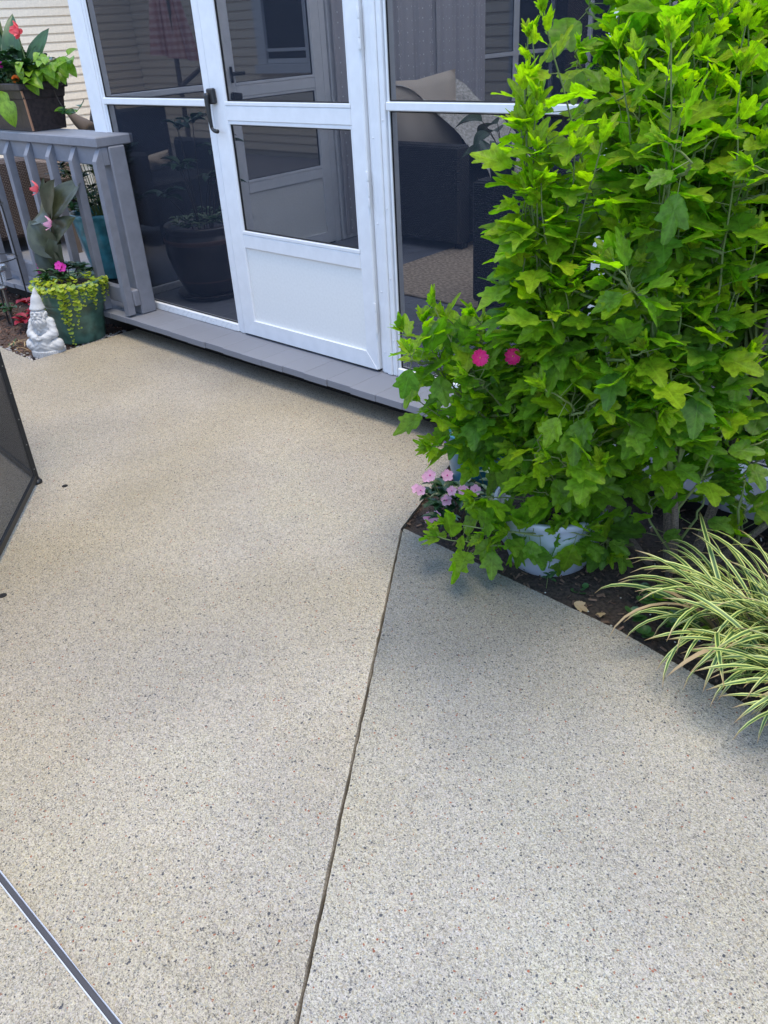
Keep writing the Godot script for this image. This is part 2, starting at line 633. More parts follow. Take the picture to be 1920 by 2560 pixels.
func ragged(a: Vector2, b: Vector2, amount: float, step := 0.025) -> PackedVector2Array:
	var out := PackedVector2Array()
	var n := int(a.distance_to(b) / step)
	var side := (b - a).normalized().orthogonal()
	for k in n:
		out.append(a.lerp(b, float(k) / n) + side * R(-amount, amount) * (0.0 if k == 0 else 1.0))
	return out

func build_ground() -> void:
	var g := obj("ground", boxm(Vector3(160, 0.1, 160), 0.0), M.ground, self, at(0, -0.17, 0))
	tag(g, "open ground beyond the patio and the house", "ground", "", "structure")
	var c := Vector2(1.675, 0.763)
	var e := c + (Vector2(2.542, 2.017) - c) * 5.2
	var gap := Vector2(0.0126, -0.0087)
	var left := PackedVector2Array()
	left.append_array(ragged(Vector2(1.435, 0.06), c, 0.001))
	left.append_array(ragged(c, Vector2(2.9, 2.533), 0.0013))
	left.append_array([Vector2(2.9, 2.533), e, Vector2(-9, e.y), Vector2(-9, 0.69), Vector2(-1.9, 0.69)])
	left.append_array(ragged(Vector2(-1.9, 0.69), Vector2(-0.917, 0.693), 0.001))
	left.append_array(ragged(Vector2(-0.917, 0.693), Vector2(-0.905, 0.06), 0.0015))
	left.append(Vector2(-0.905, 0.06))
	slab("patio_slab", left, M.slab0, "large beige exposed-aggregate concrete slab in front of the screen door")
	var right := PackedVector2Array()
	right.append_array(ragged(Vector2(2.9, 2.533) + gap, c + gap, 0.0014))
	right.append(c + gap)
	right.append_array(ragged(c + gap + Vector2(0.012, 0.001), Vector2(2.47, 0.792), 0.001))
	right.append_array(ragged(Vector2(2.47, 0.792), Vector2(3.2, 0.915), 0.001))
	right.append_array([Vector2(3.2, 0.915), Vector2(9, 1.5), Vector2(9, e.y), e + gap])
	slab("patio_slab", right, M.slab1, "grey aggregate concrete slab with a damp patch beside the planting bed")
	# the old wood-fibre strip in the joint, sunk a little and pulled away from the right slab
	var d := (e - c).normalized()
	var sd := Vector2(-d.y, d.x)
	var f := obj("joint_filler", sheet(4, 190, func(a: float, b: float) -> Vector3:
		var p := c + d * b * 2.6 - sd * (-0.001 + 0.0120 * a * (0.9 + 0.14 * sin(b * 57.0) + 0.1 * sin(b * 171.0)))
		return Vector3(p.x, -0.0025 - 0.014 * pow(a, 7.0) - 0.0012 * sin(b * 140.0 + a * 5.0), p.y)), M.filler, self)
	tag(f, "brown weathered filler strip in the joint between the two slabs", "joint filler", "", "structure")
	# soil
	var n := FastNoiseLite.new()
	n.frequency = 4.0
	n.seed = 77
	var so := obj("soil_bed", sheet(90, 30, func(a: float, b: float) -> Vector3:
		var x := lerpf(1.30, 5.6, a * a * 0.5 + a * 0.5)
		var z := lerpf(0.02, 1.30, b)
		return Vector3(x, -0.020 + 0.012 * n.get_noise_2d(x, z) + 0.01 * n.get_noise_2d(x * 3.0, z * 3.0), z)), M.soil0, self)
	tag(so, "dark damp soil bed between the deck and the right slab", "soil", "", "structure")
	var sl := obj("soil_bed", sheet(70, 24, func(a: float, b: float) -> Vector3:
		var x := lerpf(-5.5, -0.85, a)
		var z := lerpf(-0.1, 0.75, b)
		return Vector3(x, -0.032 + 0.016 * n.get_noise_2d(x, z) + 0.01 * n.get_noise_2d(x * 3.0, z * 3.0), z)), M.soil1, self)
	tag(sl, "brown mulched bed in front of the grey railing", "soil", "", "structure")
	# wood chips and crumbs
	var chip := boxm(Vector3(0.016, 0.003, 0.005), 0.001)
	for side in 2:
		var pl := []
		var tint := []
		for k in [2600, 3200][side]:
			var x: float = R(1.46, 4.2) if side == 0 else R(-3.4, -0.88)
			var z: float = R(0.03, 0.88) if side == 0 else R(0.03, 0.70)
			var s := R(0.4, 1.5)
			var b := Basis.from_euler(Vector3(R(-0.5, 0.5), R(0, TAU), R(-0.6, 0.6))).scaled(Vector3(s * R(0.5, 1.4), s, s))
			pl.append(Transform3D(b, Vector3(x, (-0.014 if side == 0 else -0.026) + R(-0.006, 0.006), z)))
			var w := R(0.5, 1.4)
			if rng.randf() < 0.02:
				tint.append(Color(0.45, 0.42, 0.38))
			elif side == 0:
				tint.append(Color(0.105, 0.066, 0.045) * w)
			else:
				tint.append(Color(0.125, 0.066, 0.045) * w)
		var mc := scatter("mulch", chip, M.chip, self, pl, tint)
		tag(mc, ["dark bark chips strewn over the right bed", "reddish brown bark mulch round the gnome and the green pot"][side], "mulch", "", "stuff")
	var pb := lathe([[0.001, -0.4], [0.7, -0.25], [1.0, 0.0], [0.75, 0.32], [0.001, 0.45]], 9)
	var pl2 := []
	var t2 := []
	for k in 420:
		var u := rng.randf()
		var p := Vector2(lerpf(-0.93, -1.02, rng.randf() * rng.randf()), lerpf(0.10, 0.69, u)) if k % 3 < 2 else Vector2(lerpf(-1.35, -0.93, u), 0.69 - 0.07 * rng.randf() * rng.randf())
		var s := R(0.004, 0.010)
		pl2.append(Transform3D(Basis.from_euler(Vector3(R(-0.4, 0.4), R(0, TAU), 0)).scaled(Vector3(s * R(0.8, 1.4), s, s)), Vector3(p.x, -0.022 + s * 0.3, p.y)))
		var w := R(0.12, 0.42)
		t2.append(Color(w, w * R(0.9, 1.0), w * R(0.8, 1.0)))
	for k in 34:
		var s := R(0.0015, 0.004)
		pl2.append(Transform3D(Basis().scaled(Vector3(s, s, s)), Vector3(R(1.7, 2.9), -0.013, R(0.55, 0.77))))
		var w := R(0.25, 0.6)
		t2.append(Color(w, w, w * 0.9))
	var peb := scatter("pebbles", pb, M.stone, self, pl2, t2)
	tag(peb, "small grey pebbles along the edges of the beds", "pebbles", "", "stuff")
	# pale edged strip near the camera
	var st := thing("strip_drain", "narrow dark slot between two white metal edges set in the patio", "drain", Vector3(-1.0, 0, 2.208))
	bar("channel", Vector3(-4, -0.004, -0.0045), Vector3(3.62, 0.0035, 0.0055), M.strip, st, 0.001)
	bar("edge", Vector3(-4, -0.004, 0.0055), Vector3(3.62, 0.006, 0.0075), M.dullmetal, st, 0.001)
	var wob := RandomNumberGenerator.new()
	obj("edge", sheet(4, 240, func(a: float, b: float) -> Vector3:
		var x := lerpf(-4.0, 3.62, b)
		var w := 0.0028 + 0.0012 * sin(x * 21.0) * sin(x * 8.3)
		return Vector3(x, 0.002 + 0.0065 * sin(a * PI), -0.0045 - w + a * w), true), M.dullmetal, st)
	# dark round spots on the concrete
	for s in [[0.496, 1.291, 0.011, "small dark round spot on the concrete by the foot of the black mesh screen"], [0.982, 1.762, 0.012, "dark round spot on the concrete at the left edge of the photo"]]:
		var sp := obj("dark_spot", lathe([[0.001, 0.0], [s[2], 0.0005], [s[2] * 0.9, 0.0022], [0.001, 0.003]], 14), M.dark, self, at(s[0], 0.0, s[1]))
		tag(sp, s[3], "spot")

# ---------------------------------------------------------------- deck, porch frame and house
func build_deck() -> void:
	var deck := thing("porch_deck", "grey painted board deck that runs under the screen porch and forms its step", "deck", Vector3.ZERO, 0, "", "structure")
	var x := -8.0
	var k := 0
	while x < 4.9:
		var out := 0.199 + R(-0.004, 0.004)
		var b := bar("deck_board", Vector3(x, DECK - 0.03, -4.5), Vector3(x + 0.1406, DECK + R(-0.0008, 0.0008), out), M["deck%d" % (rng.randi() % 4)], deck, 0.0012)
		b.rotation.x = R(-0.0002, 0.0002)
		x += 0.1415
		k += 1
	bar("rim_joist", Vector3(-8, -0.06, 0.03), Vector3(4.9, DECK - 0.031, 0.07), M.dark, deck)
	bar("rim_joist", Vector3(-8, -0.06, -4.5), Vector3(-7.9, DECK - 0.031, 0.03), M.dark, deck)

func door(called: String, label: String, w: float, right_stile: float, at_: Vector3, turn: float) -> Node3D:
	# local: x along the leaf from the latch stile, y from the deck, front face at z = 0.012
	var d := thing(called, label, "screen door", at_, turn)
	var z0 := -0.022
	var z1 := 0.010
	var l := 0.095
	var r := w - right_stile
	bar("stile", Vector3(0.003, 0.011, z0), Vector3(l, 2.06, z1), M.white, d, 0.004)
	bar("stile", Vector3(r, 0.011, z0), Vector3(w, 2.06, z1), M.white, d, 0.004)
	bar("rail", Vector3(l, 0.958, z0), Vector3(r, 1.018, z1), M.white, d, 0.004)
	bar("rail", Vector3(l, 0.428, z0), Vector3(r, 0.490, z1), M.white, d, 0.004)
	bar("rail", Vector3(l, 1.97, z0), Vector3(r, 2.06, z1), M.white, d, 0.004)
	# bottom rail, mitred into the stiles
	var br := SurfaceTool.new()
	br.begin(Mesh.PRIMITIVE_TRIANGLES)
	br.set_smooth_group(-1)
	var zz := z1 + 0.0025
	var q := [Vector2(0.012, 0.012), Vector2(w - 0.008, 0.012), Vector2(r + 0.004, 0.083), Vector2(l - 0.004, 0.083)]
	var mid := Vector3(w / 2, 0.05, 0)
	quad(br, Vector3(q[0].x, q[0].y, zz), Vector3(q[1].x, q[1].y, zz), Vector3(q[2].x, q[2].y, zz), Vector3(q[3].x, q[3].y, zz), mid)
	for k in 4:
		var a: Vector2 = q[k]
		var b: Vector2 = q[(k + 1) % 4]
		quad(br, Vector3(a.x, a.y, zz), Vector3(b.x, b.y, zz), Vector3(b.x, b.y, z0), Vector3(a.x, a.y, z0), mid)
	br.generate_normals()
	obj("bottom_rail", br.commit(), M.white, d)
	bar("door_sweep", Vector3(0.006, 0.003, -0.016), Vector3(w - 0.004, 0.0125, 0.002), M.gasket, d, 0.001)
	bar("kick_panel", Vector3(l - 0.002, 0.078, -0.008), Vector3(r + 0.002, 0.432, 0.000), M.panel, d, 0.001)
	for s in [[0.492, 0.956], [1.020, 1.968]]:
		# beads that hold the screens, and the screens
		bar("screen_bead", Vector3(l, s[0] - 0.002, -0.012), Vector3(r, s[0] + 0.013, z1 + 0.0015), M.white, d, 0.002)
		bar("screen_bead", Vector3(l, s[1] - 0.011, -0.012), Vector3(r, s[1] + 0.002, z1 - 0.003), M.white, d, 0.002)
		bar("screen_bead", Vector3(l, s[0] + 0.013, -0.012), Vector3(l + 0.008, s[1] - 0.011, z1 - 0.003), M.white, d, 0.002)
		bar("screen_bead", Vector3(r - 0.008, s[0] + 0.013, -0.012), Vector3(r, s[1] - 0.011, z1 - 0.003), M.white, d, 0.002)
		for e2 in [[l + 0.008, s[0] + 0.0132, l + 0.011, s[1] - 0.0112], [r - 0.011, s[0] + 0.0132, r - 0.008, s[1] - 0.0112], [l + 0.0112, s[0] + 0.0132, r - 0.0112, s[0] + 0.017], [l + 0.0112, s[1] - 0.015, r - 0.0112, s[1] - 0.0112]]:
			bar("screen_spline", Vector3(e2[0], e2[1], -0.009), Vector3(e2[2], e2[3], 0.001), M.gasket, d, 0.0008)
		obj("screen", sheet(1, 1, func(a: float, b: float) -> Vector3: return Vector3(lerpf(l + 0.006, r - 0.006, a), lerpf(s[0] + 0.01, s[1] - 0.008, b), -0.010)), M.screen, d)
	return d

func screen_bay(parent: Node3D, x0: float, x1: float, turn_x := false) -> void:
	# mid rail, sill, top rail and the two screens between two posts
	var v := func(x: float, y: float, z: float) -> Vector3: return Vector3(z, y, -x) if turn_x else Vector3(x, y, z)
	var bx := func(n: String, a: Vector3, b: Vector3, m: Material) -> void:
		var p: Vector3 = v.call(a.x, a.y, a.z)
		var q: Vector3 = v.call(b.x, b.y, b.z)
		bar(n, Vector3(minf(p.x, q.x), minf(p.y, q.y), minf(p.z, q.z)), Vector3(maxf(p.x, q.x), maxf(p.y, q.y), maxf(p.z, q.z)), m, parent, 0.003)
	bx.call("rail", Vector3(x0 - 0.012, 1.131, -0.028), Vector3(x1 + 0.004, 1.160, 0.003), M.white)
	bx.call("sill", Vector3(x0 - 0.012, DECK + 0.001, -0.034), Vector3(x1 + 0.004, DECK + 0.040, 0.004), M.sill)
	bx.call("top_rail", Vector3(x0 - 0.012, 2.10, -0.034), Vector3(x1 + 0.004, 2.45, 0.002), M.white)
	for s in [[0.158, 1.132], [1.159, 2.102]]:
		for q in [[x0, s[0] + 0.003, x0 + 0.003, s[1] - 0.003], [x1 - 0.003, s[0] + 0.003, x1, s[1] - 0.003], [x0 + 0.0032, s[0] + 0.003, x1 - 0.0032, s[0] + 0.0065], [x0 + 0.0032, s[1] - 0.0065, x1 - 0.0032, s[1] - 0.003]]:
			bx.call("screen_spline", Vector3(q[0], q[1], -0.015), Vector3(q[2], q[3], -0.008), M.gasket)
		var o := obj("screen", sheet(1, 1, func(a: float, b: float) -> Vector3: return v.call(lerpf(x0, x1, a), lerpf(s[0], s[1], b), -0.016)), M.screen, parent)

func post(parent: Node3D, x0: float, x1: float, z0 := -0.06, z1 := 0.0) -> MeshInstance3D:
	return bar("post", Vector3(x0, DECK + 0.001, z0), Vector3(x1, 2.45, z1), M.white, parent, 0.003)

func screw(parent: Node3D, p: Vector3) -> void:
	obj("screw", lathe([[0.004, 0.0], [0.0038, 0.0012], [0.0001, 0.0022]], 8), M.white, parent, Transform3D(Basis(Vector3.RIGHT, PI / 2), p))

func build_porch() -> void:
	var f := thing("porch_front_screen_wall", "white aluminium front frame of the porch with dark insect screens", "screen wall")
	post(f, -1.026, -0.915)
	post(f, -0.917, -0.897, -0.05, -0.007)
	post(f, -0.897, -0.885, -0.05, -0.016)
	post(f, -0.885, -0.874, -0.045, -0.004)
	post(f, -0.058, -0.036, -0.05, -0.002)
	post(f, -0.036, -0.002, -0.06, 0.004)
	post(f, 0.909, 0.921, -0.05, -0.006)
	post(f, 0.921, 0.950, -0.06, 0.000)
	post(f, 0.950, 0.976, -0.06, 0.006)
	post(f, 0.976, 0.999, -0.06, 0.000)
	post(f, 0.999, 1.010, -0.05, -0.012)
	post(f, 1.010, 1.018, -0.045, -0.003)
	bar("top_rail", Vector3(-0.002, 2.185, -0.05), Vector3(0.909, 2.45, 0.002), M.white, f)
	post(f, 1.862, 1.875, -0.05, -0.004)
	post(f, 1.875, 1.930, -0.06, 0.002)
	post(f, 1.930, 1.942, -0.05, -0.004)
	post(f, 2.79, 2.87)
	post(f, 3.80, 3.88)
	post(f, 4.70, 4.80)
	for b in [[-0.874, -0.058], [1.018, 1.862], [1.942, 2.79], [2.87, 3.80], [3.88, 4.70]]:
		screen_bay(f, b[0], b[1])
	for y in [0.215, 0.47, 0.735, 1.04]:
		screw(f, Vector3(0.935, y, 0.0005))
		screw(f, Vector3(0.987, y + 0.06, 0.0005))
		screw(f, Vector3(-0.047, y - 0.03, -0.0015))
	for x in [1.10, 1.45, 1.75, -0.7, -0.25]:
		screw(f, Vector3(x, DECK + 0.022, 0.0045))
	# front door: leaf 0.905 wide, hinges on its right
	var d := door("screen_door", "white front screen door with black pull handle, mid rail and solid kick panel", 0.905, 0.070, Vector3(0, DECK, 0), 0)
	for y in [[1.206, 1.335], [0.678, 0.804], [0.172, 0.300]]:
		var hg := bar("hinge", Vector3(0.896, y[0], 0.009), Vector3(0.9045, y[1], 0.0125), M.white, d, 0.001)
		for s in [[0.0, 0.27], [0.285, 0.715], [0.73, 1.0]]:
			var hh: float = y[1] - y[0]
			obj("knuckle", lathe([[0.0001, hh * s[0]], [0.0052, hh * s[0]], [0.0052, hh * s[1]], [0.0001, hh * s[1]]], 12), M.white, hg, at(0.0075, -hh * 0.5, 0.002))
	# pull handle
	var h := bar("door_handle", Vector3(0.004, 1.024, 0.010), Vector3(0.047, 1.084, 0.034), M.black, d, 0.006)
	h.rotation.z = 0.06
	bar("strike", Vector3(-0.048, -0.012, -0.012), Vector3(-0.008, 0.014, 0.004), M.black, h, 0.003)
	obj("lever", join([[tube(bezier(Vector3(-0.013, 0.012, 0.014), Vector3(-0.014, -0.06, 0.022), Vector3(-0.010, -0.122, 0.020), 12), 0.0135, 0.0075, 8), Transform3D.IDENTITY], [tube(bezier(Vector3(-0.010, -0.119, 0.020), Vector3(-0.006, -0.134, 0.021), Vector3(0.026, -0.136, 0.018), 8), 0.0072, 0.0085, 8), Transform3D.IDENTITY]]), M.black, h)
	# side wall and its door, seen through the front screens
	var s := thing("porch_side_screen_wall", "white framed side wall of the porch seen through the front screens", "screen wall", Vector3(-1.026, 0, 0))
	var sp := func(a: float, b: float, z0 := -0.05, z1 := 0.0) -> void:
		bar("post", Vector3(z0, DECK + 0.001, -b), Vector3(z1, 2.45, -a), M.white, s, 0.003)
	sp.call(0.795, 0.845)
	sp.call(1.652, 1.700, -0.05, 0.004)
	sp.call(1.718, 1.764, -0.05, 0.004)
	sp.call(1.700, 1.718, -0.05, -0.012)
	sp.call(2.75, 2.82)
	sp.call(3.75, 3.82)
	screen_bay(s, 0.062, 0.795, true)
	screen_bay(s, 1.764, 2.75, true)
	screen_bay(s, 2.82, 3.75, true)
	screen_bay(s, 3.82, 4.55, true)
	bar("top_rail", Vector3(-0.05, 2.185, -1.652), Vector3(0, 2.45, -0.845), M.white, s)
	var d2 := door("screen_door", "inner white side screen door seen dimly through the front door", 0.80, 0.078, Vector3(-1.026, DECK, -0.848), PI / 2)
	var h2 := bar("door_handle", Vector3(0.062, 1.035, 0.010), Vector3(0.074, 1.118, 0.026), M.black, d2, 0.003)
	bar("lever", Vector3(-0.008, -0.006, 0.006), Vector3(0.085, 0.014, 0.024), M.black, h2, 0.006)
	var h3 := bar("door_closer", Vector3(0.045, 0.945, 0.010), Vector3(0.118, 0.985, 0.034), M.black, d2, 0.008)
	h3.rotation.z = -0.15
	# right end wall, roof
	var e := thing("porch_end_screen_wall", "white framed right end wall of the porch, hidden by the shrub", "screen wall", Vector3(4.75, 0, 0))
	for b in [[0.06, 1.5], [1.56, 3.0], [3.06, 4.5]]:
		screen_bay(e, b[0], b[1], true)
	for z in [1.53, 3.03]:
		bar("post", Vector3(-0.05, DECK, -z - 0.03), Vector3(0, 2.45, -z + 0.03), M.white, e)
	var r := thing("porch_roof", "flat roof over the screened porch", "roof")
	bar("roof_deck", Vector3(-1.15, 2.452, -4.58), Vector3(4.9, 2.48, 0.06), M.skylight, r, 0.004)
	for k in 9:
		bar("rafter", Vector3(-1.15 + k * 0.75, 2.482, -4.58), Vector3(-1.11 + k * 0.75, 2.56, 0.06), M.white, r, 0.004)

func siding(called: String, label: String, length: float, courses: int, y0: float, pitch: float, at_: Vector3, turn: float) -> Node3D:
	# lapped boards, each a piece; local x along the wall, outside towards +z
	var w := thing(called, label, "house wall", at_, turn)
	bar("sheathing", Vector3(0, -0.2, -0.16), Vector3(length, y0 + courses * pitch, -0.02), M.siding, w)
	var prof := [Vector2(0.004, 0.0), Vector2(0.022, 0.0), Vector2(0.023, 0.004), Vector2(0.017, pitch * 0.70), Vector2(0.009, pitch * 0.78), Vector2(0.004, pitch * 1.0)]
	var b := sheet(1, prof.size() - 1, func(a: float, c: float) -> Vector3:
		var p: Vector2 = prof[int(round(c * (prof.size() - 1)))]
		return Vector3(a * length, p.y, p.x - 0.02))
	var st := SurfaceTool.new()
	st.create_from(b, 0)
	st.deindex()
	st.generate_normals()
	var flat := SurfaceTool.new()
	flat.begin(Mesh.PRIMITIVE_TRIANGLES)
	flat.set_smooth_group(-1)
	for k in prof.size() - 1:
		var p: Vector2 = prof[k]
		var q: Vector2 = prof[k + 1]
		quad(flat, Vector3(0, p.y, p.x - 0.02), Vector3(length, p.y, p.x - 0.02), Vector3(length, q.y, q.x - 0.02), Vector3(0, q.y, q.x - 0.02), Vector3(length / 2, pitch * 0.5, -1))
	flat.generate_normals()
	var m := flat.commit()
	for k in courses:
		obj("siding_board", m, M.siding, w, at(0, y0 + k * pitch, 0))
	return w

func build_house() -> void:
	siding("house_wall", "cream lap-sided house wall at far left beyond the planter", 14.0, 28, 0.24, 0.0915, Vector3(-7.6, 0, 9.3), PI / 2)
	siding("house_wall", "cream lap-sided wall at the back of the deck, seen through the screens", 12.6, 28, 0.16, 0.0915, Vector3(-7.6, 0, -4.6), 0)
	var e := thing("house_eave", "soffit along the top of the house walls", "eave")
	bar("soffit", Vector3(-7.9, 2.80, -4.9), Vector3(5.2, 2.92, -4.3), M.roof, e)
	bar("soffit", Vector3(-8.0, 2.80, -4.3), Vector3(-7.3, 2.92, 9.3), M.roof, e)
	# window in the back wall, left of the porch
	var w := thing("house_window", "white framed dark window in the siding, seen through the front door", "window", Vector3(-4.95, 0, -4.6))
	bar("frame", Vector3(-0.16, 1.08, 0.0), Vector3(0.0, 2.5, 0.05), M.white, w, 0.004)
	bar("frame", Vector3(0.66, 1.08, 0.0), Vector3(0.82, 2.5, 0.05), M.white, w, 0.004)
	bar("sill", Vector3(-0.2, 0.985, 0.0), Vector3(0.86, 1.078, 0.07), M.white, w, 0.004)
	bar("sash", Vector3(0.002, 1.082, 0.006), Vector3(0.658, 1.13, 0.034), M.white, w, 0.004)
	bar("sash", Vector3(0.002, 1.20, 0.006), Vector3(0.658, 1.232, 0.03), M.white, w, 0.004)
	bar("pane", Vector3(0.002, 1.232, 0.003), Vector3(0.658, 2.5, 0.012), M.void, w, 0.001)
	bar("pane", Vector3(0.002, 1.13, 0.003), Vector3(0.658, 1.20, 0.012), M.void, w, 0.001)
	# glazed door behind the porch
	var g := thing("patio_door", "dark glazed sliding door with pale uprights behind the porch, seen past the shrub", "patio door", Vector3(-1.55, DECK, -4.55))
	for k in 8:
		bar("upright", Vector3(k * 0.36, 0, -0.01), Vector3(k * 0.36 + 0.035, 2.1, 0.03), M.white, g, 0.003)
		if k < 7:
			bar("pane", Vector3(k * 0.36 + 0.036, 0.0, -0.008), Vector3(k * 0.36 + 0.359, 2.1, 0.004), M.void if k % 2 == 0 else M.brownwicker, g, 0.001)
	# curtains inside the side wall
	for c in [[-1.735, -2.74, "sheer dotted lace curtain hanging beside the inner side door", 10], [-2.75, -3.34, "plain narrower end of the lace curtain, gathered behind the wicker armchair", 5]]:
		var cu := obj("lace_curtain", sheet(90, 10, func(a: float, b: float) -> Vector3:
			var z := lerpf(c[0], c[1], a)
			var ph: float = a * c[3] * TAU
			return Vector3(-1.000 + 0.014 * sin(ph) * (0.8 + 0.2 * b) + 0.006 * sin(ph * 2.3 + 1.0), lerpf(DECK + 0.03, 2.35, b), z + 0.015 * sin(ph * 0.5))), M.lace, self)
		tag(cu, c[2], "curtain")

func build_railing() -> void:
	var r := thing("deck_railing", "grey painted wooden railing with square balusters at the left of the step", "railing")
	var m: Material = M.rail
	bar("top_cap", Vector3(-5.2, 0.957, -0.035), Vector3(-0.738, 1.003, 0.174), m, r, 0.005)
	bar("end_post", Vector3(-0.826, DECK + 0.001, 0.022), Vector3(-0.735, 0.956, 0.113), m, r, 0.006)
	bar("end_post", Vector3(-3.4, DECK + 0.001, 0.022), Vector3(-3.31, 0.956, 0.112), m, r, 0.006)
	bar("top_board", Vector3(-5.2, 0.872, 0.1135), Vector3(-0.744, 0.956, 0.149), m, r, 0.004)
	bar("bottom_board", Vector3(-5.2, 0.175, 0.1125), Vector3(-0.728, 0.262, 0.149), m, r, 0.006)
	# balusters, bevelled at the head
	var st := SurfaceTool.new()
	st.begin(Mesh.PRIMITIVE_TRIANGLES)
	st.set_smooth_group(-1)
	var w := 0.019
	var p := [Vector2(0.1495, 0.133), Vector2(0.190, 0.133), Vector2(0.190, 0.896), Vector2(0.152, 0.955), Vector2(0.1495, 0.955)]
	var mid := Vector3(0, 0.5, 0.17)
	for k in 5:
		var a: Vector2 = p[k]
		var b: Vector2 = p[(k + 1) % 5]
		quad(st, Vector3(-w, a.y, a.x), Vector3(w, a.y, a.x), Vector3(w, b.y, b.x), Vector3(-w, b.y, b.x), mid)
	for s in [-w, w]:
		quad(st, Vector3(s, p[0].y, p[0].x), Vector3(s, p[1].y, p[1].x), Vector3(s, p[2].y, p[2].x), Vector3(s, p[3].y, p[3].x), mid)
		tri(st, Vector3(s, p[0].y, p[0].x), Vector3(s, p[3].y, p[3].x), Vector3(s, p[4].y, p[4].x), mid)
	st.generate_normals()
	var bm := st.commit()
	for k in 18:
		obj("baluster", bm, m, r, Transform3D(Basis(Vector3.FORWARD, R(-0.006, 0.006)), Vector3(-0.762 - 0.2375 * k, R(-0.004, 0.004), 0)))
	for y in [0.88, 0.60, 0.71, 0.40, 0.30]:
		obj("screw", lathe([[0.005, 0.0], [0.0045, 0.001], [0.0001, 0.002]], 8), m, r, Transform3D(Basis(Vector3.BACK, -PI / 2), Vector3(-0.7365, y, 0.04 + fposmod(y * 7.3, 1.0) * 0.05)))

func build_pen() -> void:
	# black mesh enclosure at the left edge: corner post and two panels
	var c := Vector3(0.385, 0, 1.342)
	var d := Vector3(0.765, 0, 0.643).normalized()
	var e := Vector3(-0.995, 0, -0.09).normalized()
	var t := thing("mesh_screen", "black framed see-through mesh screen standing on the patio at left edge", "mesh screen", c)
	bar("corner_post", Vector3(-0.009, 0.014, -0.009), Vector3(0.009, 0.95, 0.009), M.black, t, 0.002)
	obj("foot", lathe([[0.001, 0.0], [0.019, 0.0], [0.019, 0.009], [0.012, 0.016], [0.001, 0.017]], 18), M.black, t)
	for q in [[d, 1.5], [e, 1.6]]:
		var v: Vector3 = q[0]
		var n: float = q[1]
		var b := Basis(v, Vector3.UP, v.cross(Vector3.UP))
		obj("bottom_rail", boxm(Vector3(n, 0.026, 0.012), 0.002), M.black, t, Transform3D(b, v * (n * 0.5 + 0.01) + Vector3(0, 0.024, 0)))
		obj("top_rail", boxm(Vector3(n, 0.02, 0.012), 0.002), M.black, t, Transform3D(b, v * (n * 0.5 + 0.01) + Vector3(0, 0.94, 0)))
		obj("upright", boxm(Vector3(0.018, 0.93, 0.018), 0.002), M.black, t, Transform3D(b, v * (n + 0.02) + Vector3(0, 0.48, 0)))
		obj("mesh_panel", sheet(16, 8, func(a: float, k: float) -> Vector3: return v * (0.01 + a * n) + Vector3(0, 0.034 + k * 0.90, 0) + v.cross(Vector3.UP) * 0.006 * sin(a * 9.0) * sin(k * PI)), M.pen, t)
	for k in 9:
		obj("rivet", lathe([[0.0022, 0.0], [0.002, 0.0006], [0.0001, 0.001]], 8), M.steel, t, Transform3D(Basis(Vector3.BACK, -PI / 2), Vector3(0.0092, 0.06 + k * 0.1, 0.0)))

# ---------------------------------------------------------------- leaves and flowers
# every leaf mesh starts at the origin, points along +z and faces +y
func lobed_leaf(seed_: int, slim := 1.0) -> ArrayMesh:
	# three-lobed, coarsely toothed leaf, about as long as broad
	var g := RandomNumberGenerator.new()
	g.seed = seed_
	var lob := g.randf_range(0.78, 1.12)
	var lop := g.randf_range(-0.08, 0.08)
	var fold := g.randf_range(0.06, 0.30)
	var droop := g.randf_range(0.06, 0.42)
	var wave := g.randf_range(0.010, 0.032)
	var ph := g.randf_range(0, TAU)
	var seg := 48
	var v := PackedVector3Array()
	var uv := PackedVector2Array()
	var idx := PackedInt32Array()
	var c := Vector2(0, 0.36)
	var put := func(p: Vector2) -> void:
		var y := fold * absf(p.x) - droop * p.y * p.y * 0.55
		y += wave * sin(p.x * 17.0 + ph) * sin(p.y * 11.0 + ph * 1.7)
		y += 0.018 * sin(atan2(p.x, p.y) * 13.0)
		v.append(Vector3(p.x, y, p.y))
		uv.append(Vector2(p.x + 0.5, p.y))
	put.call(c)
	for ring in 3:
		var f: float = [0.36, 0.70, 1.0][ring]
		for k in seg:
			var a := float(k) / seg * TAU
			var t := wrapf(a, -PI, PI)
			var s := absf(t)
			var r := 0.315
			r += 0.325 * exp(-pow(s / 0.40, 2.0))
			r += lob * 0.160 * exp(-pow((s - 1.02 + lop * signf(t)) / 0.27, 2.0))
			r -= 0.040 * exp(-pow((s - 0.62) / 0.14, 2.0))
			r += 0.045 * exp(-pow((s - 1.60) / 0.25, 2.0))
			if s > 2.0:
				r = lerpf(r, 0.37, smoothstep(2.0, 3.1, s)) * (1.0 - 0.06 * sin((s - 2.0) / 1.14 * PI))
			if s < 2.0 and ring == 2:
				r *= 1.0 + 0.062 * cos(k * TAU / 4.0 + 0.6) * smoothstep(0.08, 0.3, s)
			put.call((c + Vector2(sin(t), cos(t)) * r * f) * Vector2(slim, 1.0))
	for k in seg:
		var k2 := (k + 1) % seg
		idx.append_array([0, 1 + k, 1 + k2])
		for ring in 2:
			var p := 1 + ring * seg
			idx.append_array([p + k, p + seg + k, p + k2, p + k2, p + seg + k, p + seg + k2])
	return commit(v, uv, idx)

